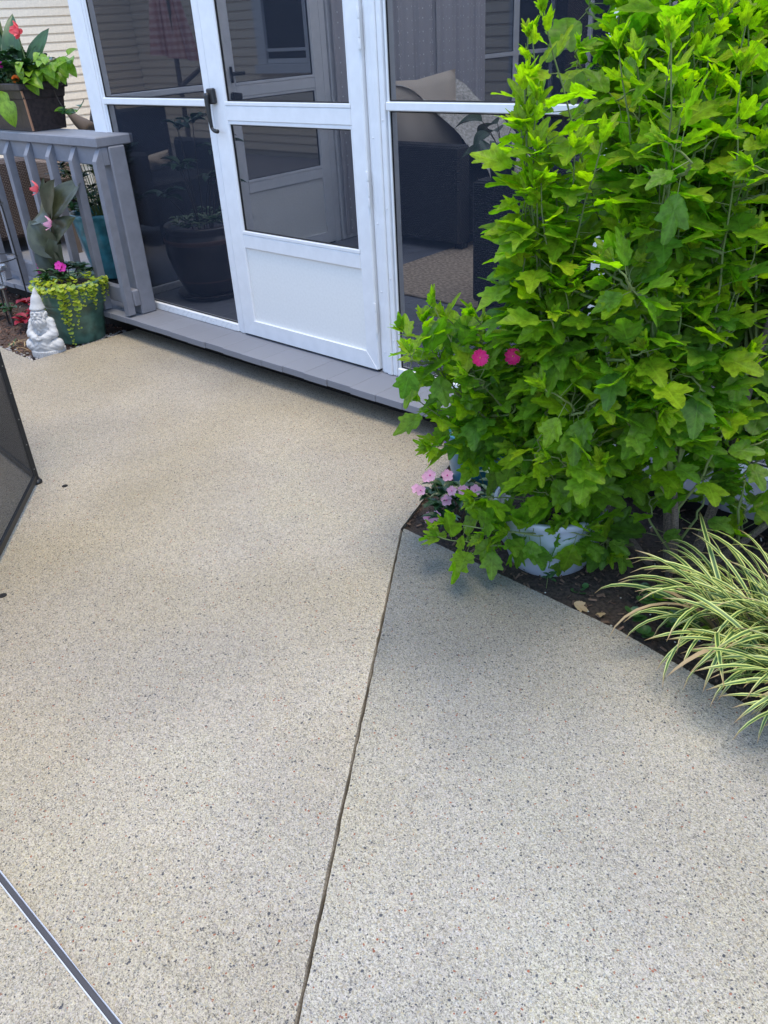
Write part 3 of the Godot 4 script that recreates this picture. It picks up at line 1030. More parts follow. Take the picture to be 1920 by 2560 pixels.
func blade_leaf(width: float, fold: float, droop: float, peak := 0.45, nv := 7, wave := 0.0) -> ArrayMesh:
	# simple leaf of length 1: widest at «peak», folded along the midrib, bending down towards the tip
	return sheet(4, nv, func(a: float, b: float) -> Vector3:
		var w := sin(pow(b, log(0.5) / log(peak)) * PI)
		w = pow(maxf(w, 0.0), 0.75) * width * 0.5 + 0.002
		var x := (a * 2 - 1) * w
		var bend := droop * b
		return Vector3(x, fold * absf(x) * 2.0 - (1 - cos(bend)) / maxf(droop, 0.05) + wave * sin(b * 14.0) * absf(a * 2 - 1), sin(bend) / maxf(droop, 0.05)), true)

func round_leaf() -> ArrayMesh:
	return sheet(8, 3, func(a: float, b: float) -> Vector3:
		var w := a * TAU
		return Vector3(sin(w) * 0.5 * b, 0.10 * b * b, 0.5 - cos(w) * 0.5 * b))

func flower(petals: int, cup: float, width: float, ruffle := 0.0, notch := 0.0) -> ArrayMesh:
	# radius 1, opening towards +z
	var list := []
	var p := sheet(4, 4, func(a: float, b: float) -> Vector3:
		var s := a * 2 - 1
		var w := width * pow(sin(clampf(b * 0.88 + 0.08, 0, 1) * PI), 0.6)
		return Vector3(s * w, b * (1.0 - notch * (1 - absf(s)) * b), cup * b * b - 0.12 * (1 - s * s) * b + ruffle * sin(s * 9.0) * b))
	for k in petals:
		list.append([p, Transform3D(Basis(Vector3.BACK, TAU * k / petals + 0.07 * sin(k * 5.0)), Vector3(0, 0, 0.01 * (k % 2)))])
	return join(list)

func pompon(layers: int) -> ArrayMesh:
	var list := []
	var p := sheet(2, 3, func(a: float, b: float) -> Vector3: return Vector3((a * 2 - 1) * 0.24 * sin(clampf(b + 0.15, 0, 1) * PI * 0.85), b * 0.6, 0.1 * b * b))
	for l in layers:
		for k in 10:
			list.append([p, Transform3D(Basis(Vector3.BACK, TAU * (k + 0.5 * l) / 10.0) * Basis(Vector3.RIGHT, 0.15 + 1.2 * l / layers) * Basis().scaled(Vector3.ONE * (1.3 - 0.6 * l / layers)), Vector3(0, 0, 0.3 * l / layers))])
	return join(list)

# ---------------------------------------------------------------- the big shrub
func build_shrub() -> void:
	var base := Vector3(2.42, -0.03, 0.40)
	var t := thing("rose_mallow_shrub", "tall bright green shrub with lobed leaves in the bed right of the door", "shrub", base)
	# trunks that leave the soil together
	var trunks := [
		[Vector3(0, 0, 0), Vector3(-0.03, 0.25, 0.02), Vector3(-0.06, 0.75, 0.06)],
		[Vector3(0.05, 0, -0.03), Vector3(0.10, 0.25, -0.04), Vector3(0.14, 0.85, -0.04)],
		[Vector3(-0.04, 0, 0.03), Vector3(-0.12, 0.15, 0.10), Vector3(-0.24, 0.40, 0.22)],
		[Vector3(0.02, 0, 0.05), Vector3(0.07, 0.16, 0.12), Vector3(0.06, 0.42, 0.22)],
		[Vector3(0.06, 0, 0.02), Vector3(0.20, 0.15, 0.05), Vector3(0.42, 0.55, -0.02)],
	]
	var tr := []
	for q in trunks:
		tr.append(bezier(q[0], q[1], q[2], 12))
		obj("trunk", tube(tr[-1], 0.017 if tr.size() < 3 else 0.011, 0.008, 9), M.bark, t)
	var tips := []
	# where the leading shoots end, as seen round the outside of the shrub
	for p in [[2.30, 1.33, 0.74], [2.33, 1.31, 0.72], [2.44, 1.38, 0.60], [2.46, 1.26, 0.63], [2.16, 1.36, 0.83], [2.31, 1.18, 0.79], [2.41, 1.10, 0.73], [2.19, 1.25, 0.85], [2.27, 1.16, 0.83], [2.22, 1.10, 0.87], [2.35, 1.03, 0.78], [2.55, 1.15, 0.59], [2.155, 1.28, 0.845], [2.15, 1.36, 0.83], [2.165, 1.22, 0.845], [2.17, 1.40, 0.81], [2.20, 1.16, 0.86], [2.16, 1.20, 0.86]]:
		tips.append([Vector3(p[0], p[1], p[2]), 1.0])
	for p in [[2.27, 0.89, 0.84], [2.39, 0.82, 0.75], [2.50, 0.84, 0.65], [2.55, 0.86, 0.60], [2.36, 0.99, 0.77], [2.41, 1.00, 0.73], [2.45, 1.00, 0.70], [2.48, 0.67, 0.67], [2.59, 0.68, 0.56], [2.44, 0.69, 0.71], [2.30, 0.70, 0.81], [2.36, 0.71, 0.77], [2.24, 0.53, 0.85], [2.35, 0.55, 0.78], [2.185, 1.09, 0.865], [2.21, 1.09, 0.87], [2.185, 0.95, 0.865], [2.47, 0.94, 0.67], [2.57, 0.97, 0.58]]:
		tips.append([Vector3(p[0], p[1], p[2]), 0.95])
	for p in [[1.91, 0.79, 0.85], [1.89, 0.75, 0.87], [1.93, 0.76, 0.83], [1.85, 0.73, 0.90], [1.98, 0.76, 0.78], [2.00, 0.60, 0.76], [2.02, 0.57, 0.74], [1.87, 0.54, 0.88], [2.02, 0.48, 0.74], [1.90, 0.40, 0.86], [1.96, 0.64, 0.80], [1.94, 0.58, 0.82]]:
		tips.append([Vector3(p[0], p[1], p[2]), 0.75])
	for p in [[1.96, 0.19, 0.88], [1.94, 0.14, 0.89], [2.28, 0.18, 0.65], [2.33, 0.09, 0.61], [2.11, 0.17, 0.79], [2.03, 0.27, 0.84], [2.16, 0.30, 0.75], [2.22, 0.17, 0.70], [2.05, 0.15, 0.82], [2.41, 0.27, 0.53], [2.48, 0.34, 0.46], [2.56, 0.25, 0.38], [2.35, 0.35, 0.58], [2.59, 0.39, 0.35], [2.20, 0.30, 0.68], [2.12, 0.33, 0.72], [2.27, 0.30, 0.64], [2.42, 0.45, 0.62], [2.10, 0.42, 0.76]]:
		tips.append([Vector3(p[0], p[1], p[2]), 0.68])
	# and the ones inside, behind and above
	for k in 76:
		var s := R(-0.24, 0.66)
		var dpt := R(-0.06, 0.26)
		var y := R(0.55, 1.75) if s > -0.05 else R(0.6, 1.35)
		if k < 30:
			s = R(-0.27, 0.62)
			y = R(1.28, 1.80)
		var p := Vector3(2.4, 0, 0.4) + Vector3(0.7185, 0, -0.6955) * s + Vector3(-0.6955, 0, -0.7185) * dpt + Vector3(0, y, 0)
		if p.z < 0.08:
			p.z = R(0.08, 0.22)
		tips.append([p, 0.85 if y > 1.1 else 0.5])
	var shapes := []
	for k in 8:
		shapes.append(lobed_leaf(300 + k))
	for k in 4:
		shapes.append(lobed_leaf(330 + k, 0.66))
	var all := []     # [distance to the photograph's side, transform, shape, tone]
	var eye := Vector3(3.19, 1.40, 2.40)
	var stems_mid := []
	for k in 22:
		tips.append([Vector3(2.4, 0, 0.4) + Vector3(0.7185, 0, -0.6955) * R(-0.20, 0.36) + Vector3(-0.6955, 0, -0.7185) * R(0.02, 0.30) + Vector3(0, R(1.26, 1.62), 0), 0.8])
		tips[-1][0].z = maxf(tips[-1][0].z, 0.10)
	for k in 11:
		tips.append([Vector3(2.4, 0, 0.4) + Vector3(0.7185, 0, -0.6955) * R(-0.25, 0.0) + Vector3(-0.6955, 0, -0.7185) * R(-0.30, -0.05) + Vector3(0, R(1.22, 1.52), 0), 0.9])
	var main := tips.size()
	var done := 0
	while done < tips.size():
		var q: Array = tips[done]
		done += 1
		var tip: Vector3 = q[0] - base
		var young: float = q[1]
		# leave the trunk that lies nearest, lower for low shoots
		var best: Vector3
		var bd := 99.0
		for path in tr:
			for k in range(3, 13):
				var p: Vector3 = path[k]
				var dd := Vector2(p.x - tip.x, p.z - tip.z).length() + absf(p.y - tip.y * 0.42) * 1.2
				if dd < bd:
					bd = dd
					best = p
		if q.size() > 2:
			best = q[2]
		var up := clampf((tip.y - best.y) * 0.55, -0.05, 0.6)
		var c := Vector3(lerpf(best.x, tip.x, 0.72), tip.y - up * (1.0 if tip.y > 0.5 else 0.2), lerpf(best.z, tip.z, 0.72)) + Vector3(R(-0.11, 0.11), 0, R(-0.11, 0.11))
		var path := bezier(best, c, tip, 14)
		for k in range(3, 14):
			path[k] += Vector3(R(-1, 1), 0, R(-1, 1)) * 0.0065
		if done <= main and tip.y > 0.35 and not (Vector2(q[0].x - 2.4, q[0].z - 0.4).dot(Vector2(0.7185, -0.6955)) < -0.40 and tip.y > 0.85):
			for side in 2:      # side shoots
				var p: Vector3 = path[int(R(6, 12))]
				var w := R(0, TAU)
				tips.append([base + p + Vector3(cos(w), R(0.5, 1.5), sin(w)).normalized() * R(0.08, 0.17), young * 0.9, p])
				tips[-1][0].z = maxf(tips[-1][0].z, 0.10)
		obj("branch", tube(path, 0.0042, 0.0014, 6), M.twig, t)
		var length := 0.0
		for k in 14:
			length += path[k].distance_to(path[k + 1])
		var n := int(clampf(length / 0.030, 6, 44))
		var ang := R(0, TAU)
		for k in n:
			var f := lerpf(0.22 if done <= main else 0.05, 0.985, float(k) / (n - 1))
			var p: Vector3 = path[int(f * 14)].lerp(path[mini(14, int(f * 14) + 1)], f * 14 - int(f * 14))
			var d: Vector3 = (path[mini(14, int(f * 14) + 1)] - path[int(f * 14)]).normalized() if f < 0.99 else (path[14] - path[13]).normalized()
			ang += 2.4 + R(-0.4, 0.4)
			var s1 := d.cross(Vector3(0.2, 0.1, 1)).normalized()
			var out := s1 * cos(ang) + d.cross(s1) * sin(ang)
			var tipness := smoothstep(0.80, 1.0, f)
			var rise := lerpf(0.30, 1.5, tipness) + R(-0.25, 0.25)
			var dir := (out + Vector3.UP * R(-0.25, 0.70)).normalized()
			if tipness > 0.1:
				dir = dir.lerp((out + d * rise).normalized(), minf(1.0, tipness * 1.6)).normalized()
			var pet := lerpf(R(0.016, 0.042), 0.004, tipness)
			var size := lerpf(R(0.056, 0.108), R(0.036, 0.064), pow(tipness, 1.2))
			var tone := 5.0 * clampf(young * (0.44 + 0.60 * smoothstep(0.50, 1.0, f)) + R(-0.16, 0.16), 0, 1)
			var foot := p + dir * pet
			var upv := (Vector3.UP * 0.9 + out * R(-0.3, 0.55) + Vector3(R(-0.5, 0.5), 0, R(-0.5, 0.5))).normalized()
			var xf := facing(foot, dir, upv, size)
			all.append([(base + foot + dir * size * 0.5).distance_to(eye) - f * 0.12, xf, (rng.randi() % 8) if tipness < 0.45 else 8 + rng.randi() % 4, int(round(tone))])
			if pet > 0.01:
				stems_mid.append([p, foot])
		for k in 7:   # the folded rosette at the very tip
			var a := R(0, TAU)
			var d: Vector3 = (path[14] - path[13]).normalized()
			var s1 := d.cross(Vector3(0.2, 0.1, 1)).normalized()
			var dir := (d * 1.5 + s1 * cos(a) * 0.7 + d.cross(s1) * sin(a) * 0.7).normalized()
			all.append([(tip + base).distance_to(eye) - 0.1, facing(tip, dir, d.cross(dir).cross(dir) * -1.0, R(0.022, 0.060)), 8 + rng.randi() % 4, int(clampf(round(young * 5.0 + R(-0.6, 0.6)), 1, 5))])
	all.sort_custom(func(a: Array, b: Array) -> bool: return a[0] < b[0])
	for k in mini(300, all.size()):
		var e: Array = all[k]
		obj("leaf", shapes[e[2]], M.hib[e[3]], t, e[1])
	var v := PackedVector3Array()
	var uv := PackedVector2Array()
	var idx := PackedInt32Array()
	var col := PackedColorArray()
	for k in range(300, all.size()):
		var e: Array = all[k]
		append_to(v, uv, idx, shapes[e[2]], e[1])
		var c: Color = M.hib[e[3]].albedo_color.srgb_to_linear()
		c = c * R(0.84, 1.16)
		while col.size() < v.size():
			col.append(c)
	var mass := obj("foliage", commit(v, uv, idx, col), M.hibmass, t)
	mass.set_meta("kind", "stuff")
	var pets := []
	var tb := tube([Vector3.ZERO, Vector3(0, 0, 0.5), Vector3(0, 0, 1)], 1.0, 0.8, 4)
	for e in stems_mid:
		var dv: Vector3 = e[1] - e[0]
		var xf := facing(e[0], dv, Vector3.UP, 1.0)
		xf.basis = Basis(xf.basis.x * 0.0011, xf.basis.y * 0.0011, xf.basis.z * dv.length())
		pets.append([tb, xf])
	var po := obj("leaf_stalks", join(pets), M.twig, t)
	po.set_meta("kind", "stuff")
	# two open blooms low on the left
	var fl := flower(9, 0.5, 0.34, 0.09, 0.2)
	for q in [[Vector3(2.065, 0.69, 0.865), 0.022, Vector3(0.5, 0.35, 0.6)], [Vector3(2.125, 0.69, 0.81), 0.022, Vector3(0.3, 0.3, 0.8)]]:
		var b := obj("blossom", fl, M.hotpink, t, facing(q[0] - base, q[2], Vector3.UP, q[1]))
		obj("stamen", tube([Vector3.ZERO, Vector3(0, 0, 0.25), Vector3(0, 0.04, 0.5)], 0.06, 0.04, 6), M.yolk, b)

func build_liriope() -> void:
	var c := Vector3(2.83, -0.02, 0.635)
	var t := thing("variegated_grass_clump", "clump of arching yellow striped strap leaves spilling over the slab at right", "grass plant", c)
	var shapes := []
	for k in 12:
		var reach := lerpf(0.25, 2.25, k / 11.0)
		var twist := R(-0.5, 0.5)
		shapes.append(sheet(4, 14, func(a: float, b: float) -> Vector3:
			var w := 0.0066 * (1.0 - 0.35 * b) * pow(clampf((1.0 - b) * 6.0, 0, 1), 0.6)
			var bend := reach * (0.15 * b + 0.85 * b * b)
			# walk along the blade with growing bend
			var p := Vector2.ZERO
			for s in 12:
				var u := b * (s + 0.5) / 12.0
				var th := reach * (0.25 * u + 0.9 * u * u)
				p += Vector2(sin(th), cos(th)) * b / 12.0
			var x := (a * 2 - 1)
			return Vector3(x * w + twist * 0.05 * b * b, p.y * 0.42 - 0.0 + absf(x) * 0.0016, p.x * 0.42), true))
	for k in 290:
		var a := R(0, TAU)
		var sub: int = rng.randi() % 4
		var off: Vector3 = [Vector3(0, 0, 0), Vector3(-0.08, 0, 0.06), Vector3(0.12, 0, 0.13), Vector3(0.19, 0, 0.17)][sub] + Vector3(R(-0.035, 0.035), 0, R(-0.035, 0.035))
		var s: int = clampi(int(lerpf(2, 11.9, pow(rng.randf(), 0.42))), 0, 11)
		if k % 3 != 0:
			a = lerpf(-2.1, 0.8, rng.randf())
		var b := Basis(Vector3.UP, a) * Basis(Vector3.RIGHT, R(0.05, 0.42)) * Basis(Vector3.BACK, R(-0.4, 0.4))
		obj("strap_leaf", shapes[s], M.liriope if k % 43 else M.dry, t, Transform3D(b.scaled(Vector3.ONE * R(0.72, 1.12)), off))

# ---------------------------------------------------------------- smaller plants
func tuft(t: Node3D, mesh: ArrayMesh, m: Material, from: Vector3, n: int, lean: float, lo: float, hi: float, called := "leaf") -> void:
	for k in n:
		var a := k * 2.4 + R(-0.3, 0.3)
		var d := Vector3(cos(a) * lean, 1.0 - 0.5 * lean * R(0.4, 1.5), sin(a) * lean)
		obj(called, mesh, m, t, facing(from + Vector3(R(-0.008, 0.008), R(-0.012, 0.012), R(-0.008, 0.008)), d, Vector3(-cos(a) * 0.4, 1, -sin(a) * 0.4), R(lo, hi)))

func stemmed(t: Node3D, a: Vector3, b: Vector3, r := 0.003, m: Material = null) -> void:
	obj("stem", tube(bezier(a, Vector3(lerpf(a.x, b.x, 0.3), lerpf(a.y, b.y, 0.6), lerpf(a.z, b.z, 0.3)), b, 8), r, r * 0.6, 6), m if m else M.twig, t)

func impatiens(called: String, label: String, p: Vector3, r: float, h: float, n: int, leafm: Material, petal: Material, blooms: Array, fsize: float) -> Node3D:
	var t := thing(called, label, "flowering plant", p)
	var lf := blade_leaf(0.42, 0.35, 0.7, 0.42)
	for k in n:
		var a := k * 2.4
		var q := sqrt((k + 0.5) / n) * r
		var top := Vector3(cos(a) * q, h * (1.0 - 0.45 * pow(q / r, 2.0)) * R(0.8, 1.05), sin(a) * q)
		stemmed(t, Vector3(top.x * 0.2, 0, top.z * 0.2), top, 0.0028, M.darkstem)
		tuft(t, lf, leafm, top, 7, 0.95, 0.045, 0.075)
	var fl := flower(5, 0.12, 0.46, 0.0, 0.12)
	for b in blooms:
		var o := obj("blossom", fl, petal, t, facing(b[0], b[1], Vector3.UP, fsize * R(0.85, 1.1)))
		obj("eye", lathe([[0.0001, 0.0], [0.13, 0.02], [0.0001, 0.12]], 8), M.magenta, o, Transform3D(Basis(Vector3.RIGHT, PI / 2), Vector3(0, 0, 0.02)))
		stemmed(t, Vector3(b[0].x * 0.5, h * 0.5, b[0].z * 0.5), b[0], 0.0015)
	return t

func build_right_bed() -> void:
	# white glazed bowl under the shrub, blue pot behind it
	var w := thing("white_pot", "pale glazed pot under the shrub with its rim just above the soil", "pot", Vector3(2.115, -0.03, 0.575))
	obj("bowl", lathe([[0.001, 0.0], [0.105, 0.0], [0.118, 0.012], [0.140, 0.075], [0.155, 0.145], [0.160, 0.190], [0.168, 0.196], [0.168, 0.212], [0.158, 0.216], [0.150, 0.206], [0.146, 0.185], [0.001, 0.182]], 48), M.whitepot, w)
	obj("relief_band", lathe([[0.1435, 0.085], [0.149, 0.089], [0.1535, 0.108], [0.1525, 0.125], [0.150, 0.130]], 96, func(a: float, y: float) -> float: return 0.0025 * sin(a * 16.0) * sin(clampf((y - 0.085) / 0.045, 0, 1) * PI)), M.whitepot, w)
	obj("soil_fill", lathe([[0.147, 0.183], [0.08, 0.189], [0.001, 0.192]], 24), M.soil0, w)
	var b := thing("blue_pot", "deep turquoise glazed pot half hidden behind the shrub's lower leaves", "pot", Vector3(1.72, -0.03, 0.37))
	obj("body", lathe([[0.001, 0.0], [0.085, 0.0], [0.092, 0.01], [0.118, 0.12], [0.128, 0.225], [0.137, 0.235], [0.138, 0.258], [0.128, 0.262], [0.120, 0.25], [0.115, 0.225], [0.001, 0.222]], 48), M.bluepot, b)
	obj("soil_fill", lathe([[0.117, 0.224], [0.06, 0.232], [0.001, 0.234]], 20), M.soil0, b)
	var pt := thing("purple_flowers", "trailing plant with small purple flowers in the turquoise pot", "flowering plant", Vector3(1.72, 0.20, 0.37))
	var lf := blade_leaf(0.45, 0.2, 0.6, 0.5, 5)
	var star := flower(5, 0.25, 0.34, 0.0, 0.15)
	for k in 26:
		var a := k * 2.4
		var q := Vector3(cos(a), 0, sin(a))
		var tip := q * R(0.06, 0.20) + Vector3(0, R(-0.06, 0.09), 0)
		stemmed(pt, q * 0.03, tip, 0.0016)
		tuft(pt, lf, M.mid_leaf if k % 3 else M.pale_leaf, tip * 0.8, 4, 1.0, 0.022, 0.04)
		if k % 2 == 0:
			obj("blossom", star, M.purple, pt, facing(tip + Vector3(0, 0.01, 0), q + Vector3(0.4, 0.5, 0.5), Vector3.UP, R(0.014, 0.02)))
	var bl := []
	for q in [[-0.10, 0.155, 0.02], [-0.065, 0.185, 0.045], [-0.085, 0.135, 0.07], [-0.015, 0.19, 0.02], [0.03, 0.165, 0.055], [0.055, 0.165, 0.03], [0.02, 0.135, 0.07], [0.0, 0.085, 0.10], [-0.02, 0.075, 0.11], [0.08, 0.16, 0.0], [-0.12, 0.12, 0.05]]:
		bl.append([Vector3(q[0], q[1], q[2]), Vector3(0.55 + R(-0.3, 0.3), 0.5, 0.65 + R(-0.3, 0.3))])
	impatiens("pink_impatiens", "dark leaved impatiens with pale pink flowers at the corner of the right bed", Vector3(1.785, -0.02, 0.612), 0.095, 0.14, 12, M.dark_leaf, M.pink, bl, 0.019)
	var v := thing("variegated_plant", "small plant with grey green leaves edged in cream beneath the shrub", "plant", Vector3(1.88, -0.02, 0.52))
	for k in 12:
		var a := k * 2.4
		var top := Vector3(cos(a) * 0.05 * sqrt(k / 3.0), R(0.10, 0.22), sin(a) * 0.05 * sqrt(k / 3.0))
		stemmed(v, top * Vector3(0.3, 0, 0.3), top, 0.002)
		tuft(v, lf, M.pale_leaf, top, 5, 0.9, 0.03, 0.05)
	# seedlings, weeds and a dropped leaf
	var sp := thing("seedling", "tiny green seedling at the edge of the bed below the white pot", "seedling", Vector3(2.20, -0.03, 0.72))
	stemmed(sp, Vector3.ZERO, Vector3(0.004, 0.05, 0.0), 0.0012)
	tuft(sp, lf, M.mid_leaf, Vector3(0.003, 0.032, 0), 3, 1.0, 0.02, 0.03)
	tuft(sp, lf, M.mid_leaf, Vector3(0.004, 0.05, 0), 3, 0.7, 0.02, 0.032)
	var sp2 := thing("seedling", "low round-leaved seedling in the soil right of the first one", "seedling", Vector3(2.29, -0.03, 0.68))
	tuft(sp2, round_leaf(), M.mid_leaf, Vector3(0, 0.02, 0), 4, 1.0, 0.018, 0.024)
	var ivy := thing("low_weeds", "patch of low dark green weeds between the shrub and the striped clump", "weed", Vector3(2.52, -0.02, 0.66))
	for k in 16:
		tuft(ivy, round_leaf(), M.mid_leaf if k % 4 else M.lime, Vector3(R(-0.10, 0.12), R(0.015, 0.07), R(-0.10, 0.10)), 4, 0.95, 0.024, 0.042)
	var dl := obj("fallen_leaf", lobed_leaf(911), M.dry, self, Transform3D(Basis.from_euler(Vector3(0.4, 1.9, 0.3)).scaled(Vector3.ONE * 0.045), Vector3(2.315, 0.004, 0.762)))
	tag(dl, "curled dry tan leaf lying on the slab edge", "leaf")
	var dl2 := obj("fallen_leaf", lobed_leaf(912), M.dry, self, Transform3D(Basis.from_euler(Vector3(-0.3, 0.4, 0.2)).scaled(Vector3.ONE * 0.032), Vector3(2.385, -0.012, 0.735)))
	tag(dl2, "small brown leaf on the dark soil beside the weeds", "leaf")

func build_left_bed() -> void:
	# green glazed pot with moulded collar
	var pp := Vector3(-1.095, -0.02, 0.305)
	var g := thing("green_pot", "green glazed pot with a moulded collar standing behind the gnome", "pot", pp)
	obj("body", lathe([[0.001, 0.0], [0.118, 0.0], [0.126, 0.006], [0.138, 0.08], [0.150, 0.165], [0.158, 0.190], [0.172, 0.205], [0.170, 0.215], [0.172, 0.225], [0.178, 0.26], [0.184, 0.310], [0.190, 0.318], [0.190, 0.326], [0.182, 0.330], [0.174, 0.322], [0.170, 0.295], [0.001, 0.290]], 64), M.greenpot, g)
	obj("relief_band", lathe([[0.172, 0.222], [0.1765, 0.230], [0.180, 0.250], [0.183, 0.275], [0.186, 0.298], [0.1845, 0.306]], 200, func(a: float, y: float) -> float:
		var k := sin(clampf((y - 0.222) / 0.084, 0, 1) * PI)
		return 0.0045 * k * maxf(0.0, sin(a * 9.0 + 2.0 * sin(a * 9.0 + y * 60.0))) + 0.002 * k * sin(a * 31.0 + y * 200.0)), M.greenpot, g)
	obj("soil_fill", lathe([[0.171, 0.292], [0.09, 0.300], [0.001, 0.302]], 24), M.soil1, g)
	var top := pp + Vector3(0, 0.30, 0)
	var c := thing("dark_canna", "canna with big bronze green leaves growing from the green pot", "plant", top)
	obj("stem", tube(bezier(Vector3(0, -0.02, 0), Vector3(-0.01, 0.15, 0.01), Vector3(0.0, 0.42, 0.02), 8), 0.010, 0.006, 8), M.darkstem, c)
	for q in [[0.02, Vector3(-0.25, 1.0, 0.55), 0.26, 0.52, 0.7], [0.06, Vector3(0.25, 1.0, 0.4), 0.25, 0.5, 0.8], [0.15, Vector3(-0.2, 0.8, 0.6), 0.24, 0.62, 0.9], [0.22, Vector3(0.6, 0.7, 0.3), 0.22, 0.5, 1.3], [0.34, Vector3(-0.9, 0.45, 0.35), 0.24, 0.66, 1.7], [0.34, Vector3(0.55, 0.8, 0.15), 0.25, 0.5, 0.3], [0.33, Vector3(0.45, 0.75, -0.35), 0.27, 0.5, 0.5], [0.40, Vector3(0.25, 1.0, 0.2), 0.15, 0.32, 0.4]]:
		obj("leaf", blade_leaf(q[3], 0.22, q[4], 0.5, 9, 0.01), M.canna_dark, c, facing(Vector3(0, q[0], 0.01), q[1], Vector3(0.3, 0.5, 0.8) - q[1] * 0.4, q[2]))
	for q in [Vector3(-0.02, 0.49, 0.03), Vector3(0.07, 0.33, 0.05)]:
		obj("blossom", flower(4, 0.9, 0.42, 0.06), M.pink if q.x > 0 else M.coral, c, facing(q, Vector3(-0.6, 0.2, 0.6), Vector3.UP, 0.036))
		stemmed(c, Vector3(0, q.y - 0.10, 0.015), q, 0.003, M.darkstem)
	var bl := []
	for q in [[-0.115, 0.105, 0.075], [-0.09, 0.10, 0.085], [0.05, 0.12, 0.06], [0.065, 0.11, 0.05], [-0.16, 0.06, 0.06]]:
		bl.append([Vector3(q[0], q[1], q[2]), Vector3(0.5 + R(-0.2, 0.2), 0.45, 0.65)])
	impatiens("magenta_impatiens", "dark leaved impatiens with magenta flowers round the canna in the green pot", top, 0.145, 0.10, 12, M.dark_leaf, M.magenta, bl, 0.026)
	var j := thing("creeping_jenny", "lime yellow round-leaved creeping plant trailing down the green pot", "plant", top)
	var rl := round_leaf()
	# two long trails down the front, shorter ones all round the rim
	var trails := [[0.74, 0.34, 19], [0.66, 0.26, 12], [0.80, 0.20, 9], [0.42, 0.235, 13]]
	for k in 34:
		var dr := 0.02 + 0.12 * pow(rng.randf(), 2.5)
		trails.append([R(-0.9, 2.6), dr, int(4 + dr * 60)])
	for k in trails.size():
		var q: Array = trails[k]
		var a: float = q[0]
		var o := Vector3(cos(a + 0.0), 0, sin(a))
		var drop: float = q[1]
		var pts := bezier(o * 0.13, o * 0.215 + Vector3(0, 0.05, 0), o * (0.198 - 0.05 * clampf(drop * 2.0, 0, 1) * 0.9) + Vector3(0, 0.02 - drop, 0), 12) if k > 3 else []
		if k <= 3:
			for i in 13:
				var f := i / 12.0
				var y := 0.035 - maxf(0.0, f - 0.15) / 0.85 * drop
				var r := 0.196 if y > -0.09 else 0.196 - (-(y + 0.09)) * 0.16
				pts.append(o * (lerpf(0.14, 0.2, clampf(f / 0.15, 0, 1)) if f < 0.15 else r) + Vector3(0.006 * sin(f * 9 + k), y, 0.006 * cos(f * 7)))
		obj("runner", tube(pts, 0.0012, 0.0008, 5), M.twig, j)
		for i in q[2]:
			var f: float = (i + 0.6) / q[2]
			var p: Vector3 = pts[int(f * 11.99)].lerp(pts[int(f * 11.99) + 1], f * 11.99 - int(f * 11.99))
			var s := lerpf(0.029, 0.011, pow(f, 1.6)) * R(0.65, 1.2)
			var side := o.cross(Vector3.UP)
			for sg in [-1, 1]:
				obj("leaf", rl, M.jenny if rng.randf() < 0.72 else M.jenny2, j, facing(p + Vector3(R(-0.004, 0.004), R(-0.004, 0.004), R(-0.004, 0.004)), side * sg * R(0.5, 1.1) + o * R(0.3, 0.9) + Vector3(0, R(-0.5, 0.4), 0), o * R(0.5, 1.1) + Vector3(R(-0.3, 0.3), 1.0, R(-0.3, 0.3)), s))
	for k in 26:
		var w := R(-0.7, 2.3)
		var rr := R(0.10, 0.18)
		tuft(j, rl, M.jenny if k % 4 else M.jenny2, Vector3(cos(w) * rr, R(0.02, 0.055), sin(w) * rr), 4, 0.9, 0.016, 0.028)
	# bits in the mulch
	var co := thing("red_leaved_plant", "crimson and dark leaved plant in the mulch behind the gnome", "plant", Vector3(-1.62, -0.02, 0.36))
	for k in 8:
		tuft(co, blade_leaf(0.62, 0.25, 0.7, 0.45), M.red_leaf if k % 3 else M.dark_leaf, Vector3(R(-0.08, 0.10), R(0.03, 0.10), R(-0.08, 0.08)), 5, 0.9, 0.05, 0.085)
	var lo := thing("low_flowers", "low green plant with pinkish red blooms at the left edge behind the solar light", "flowering plant", Vector3(-1.98, -0.02, 0.46))
	for k in 10:
		tuft(lo, blade_leaf(0.5, 0.25, 0.7, 0.45), M.mid_leaf, Vector3(R(-0.12, 0.12), R(0.02, 0.14), R(-0.10, 0.10)), 5, 0.95, 0.05, 0.08)
	for k in 7:
		obj("blossom", flower(5, 0.15, 0.44), M.coral, lo, facing(Vector3(R(-0.05, 0.14), R(0.14, 0.20), R(-0.02, 0.12)), Vector3(0.6, 0.5, 0.6), Vector3.UP, 0.022))
	var dg := thing("dry_grass", "withered tan and green grass blades lying beside the gnome", "grass plant", Vector3(-1.16, -0.015, 0.60))
	for k in 34:
		var a := R(2.0, 4.6)
		obj("blade", blade_leaf(0.035, 0.2, R(0.6, 2.2), 0.3, 8), M.dry if k % 5 else M.mid_leaf, dg, Transform3D(Basis(Vector3.UP, a) * Basis(Vector3.RIGHT, R(-0.7, -0.05)) * Basis().scaled(Vector3.ONE * R(0.07, 0.2)), Vector3(R(-0.16, 0.05), 0.004, R(-0.10, 0.06))))
	# solar light
	var l := thing("solar_light", "small steel solar path light on a stake at the left edge", "garden light", Vector3(-1.715, -0.03, 0.41))
	bar("stake", Vector3(-0.008, 0.0, -0.008), Vector3(0.008, 0.225, 0.008), M.steel, l, 0.002)
	obj("collar", lathe([[0.001, 0.215], [0.020, 0.215], [0.024, 0.235], [0.001, 0.236]], 20), M.steel, l)
	obj("lens", lathe([[0.022, 0.236], [0.034, 0.29], [0.036, 0.325]], 24), M.clear, l)
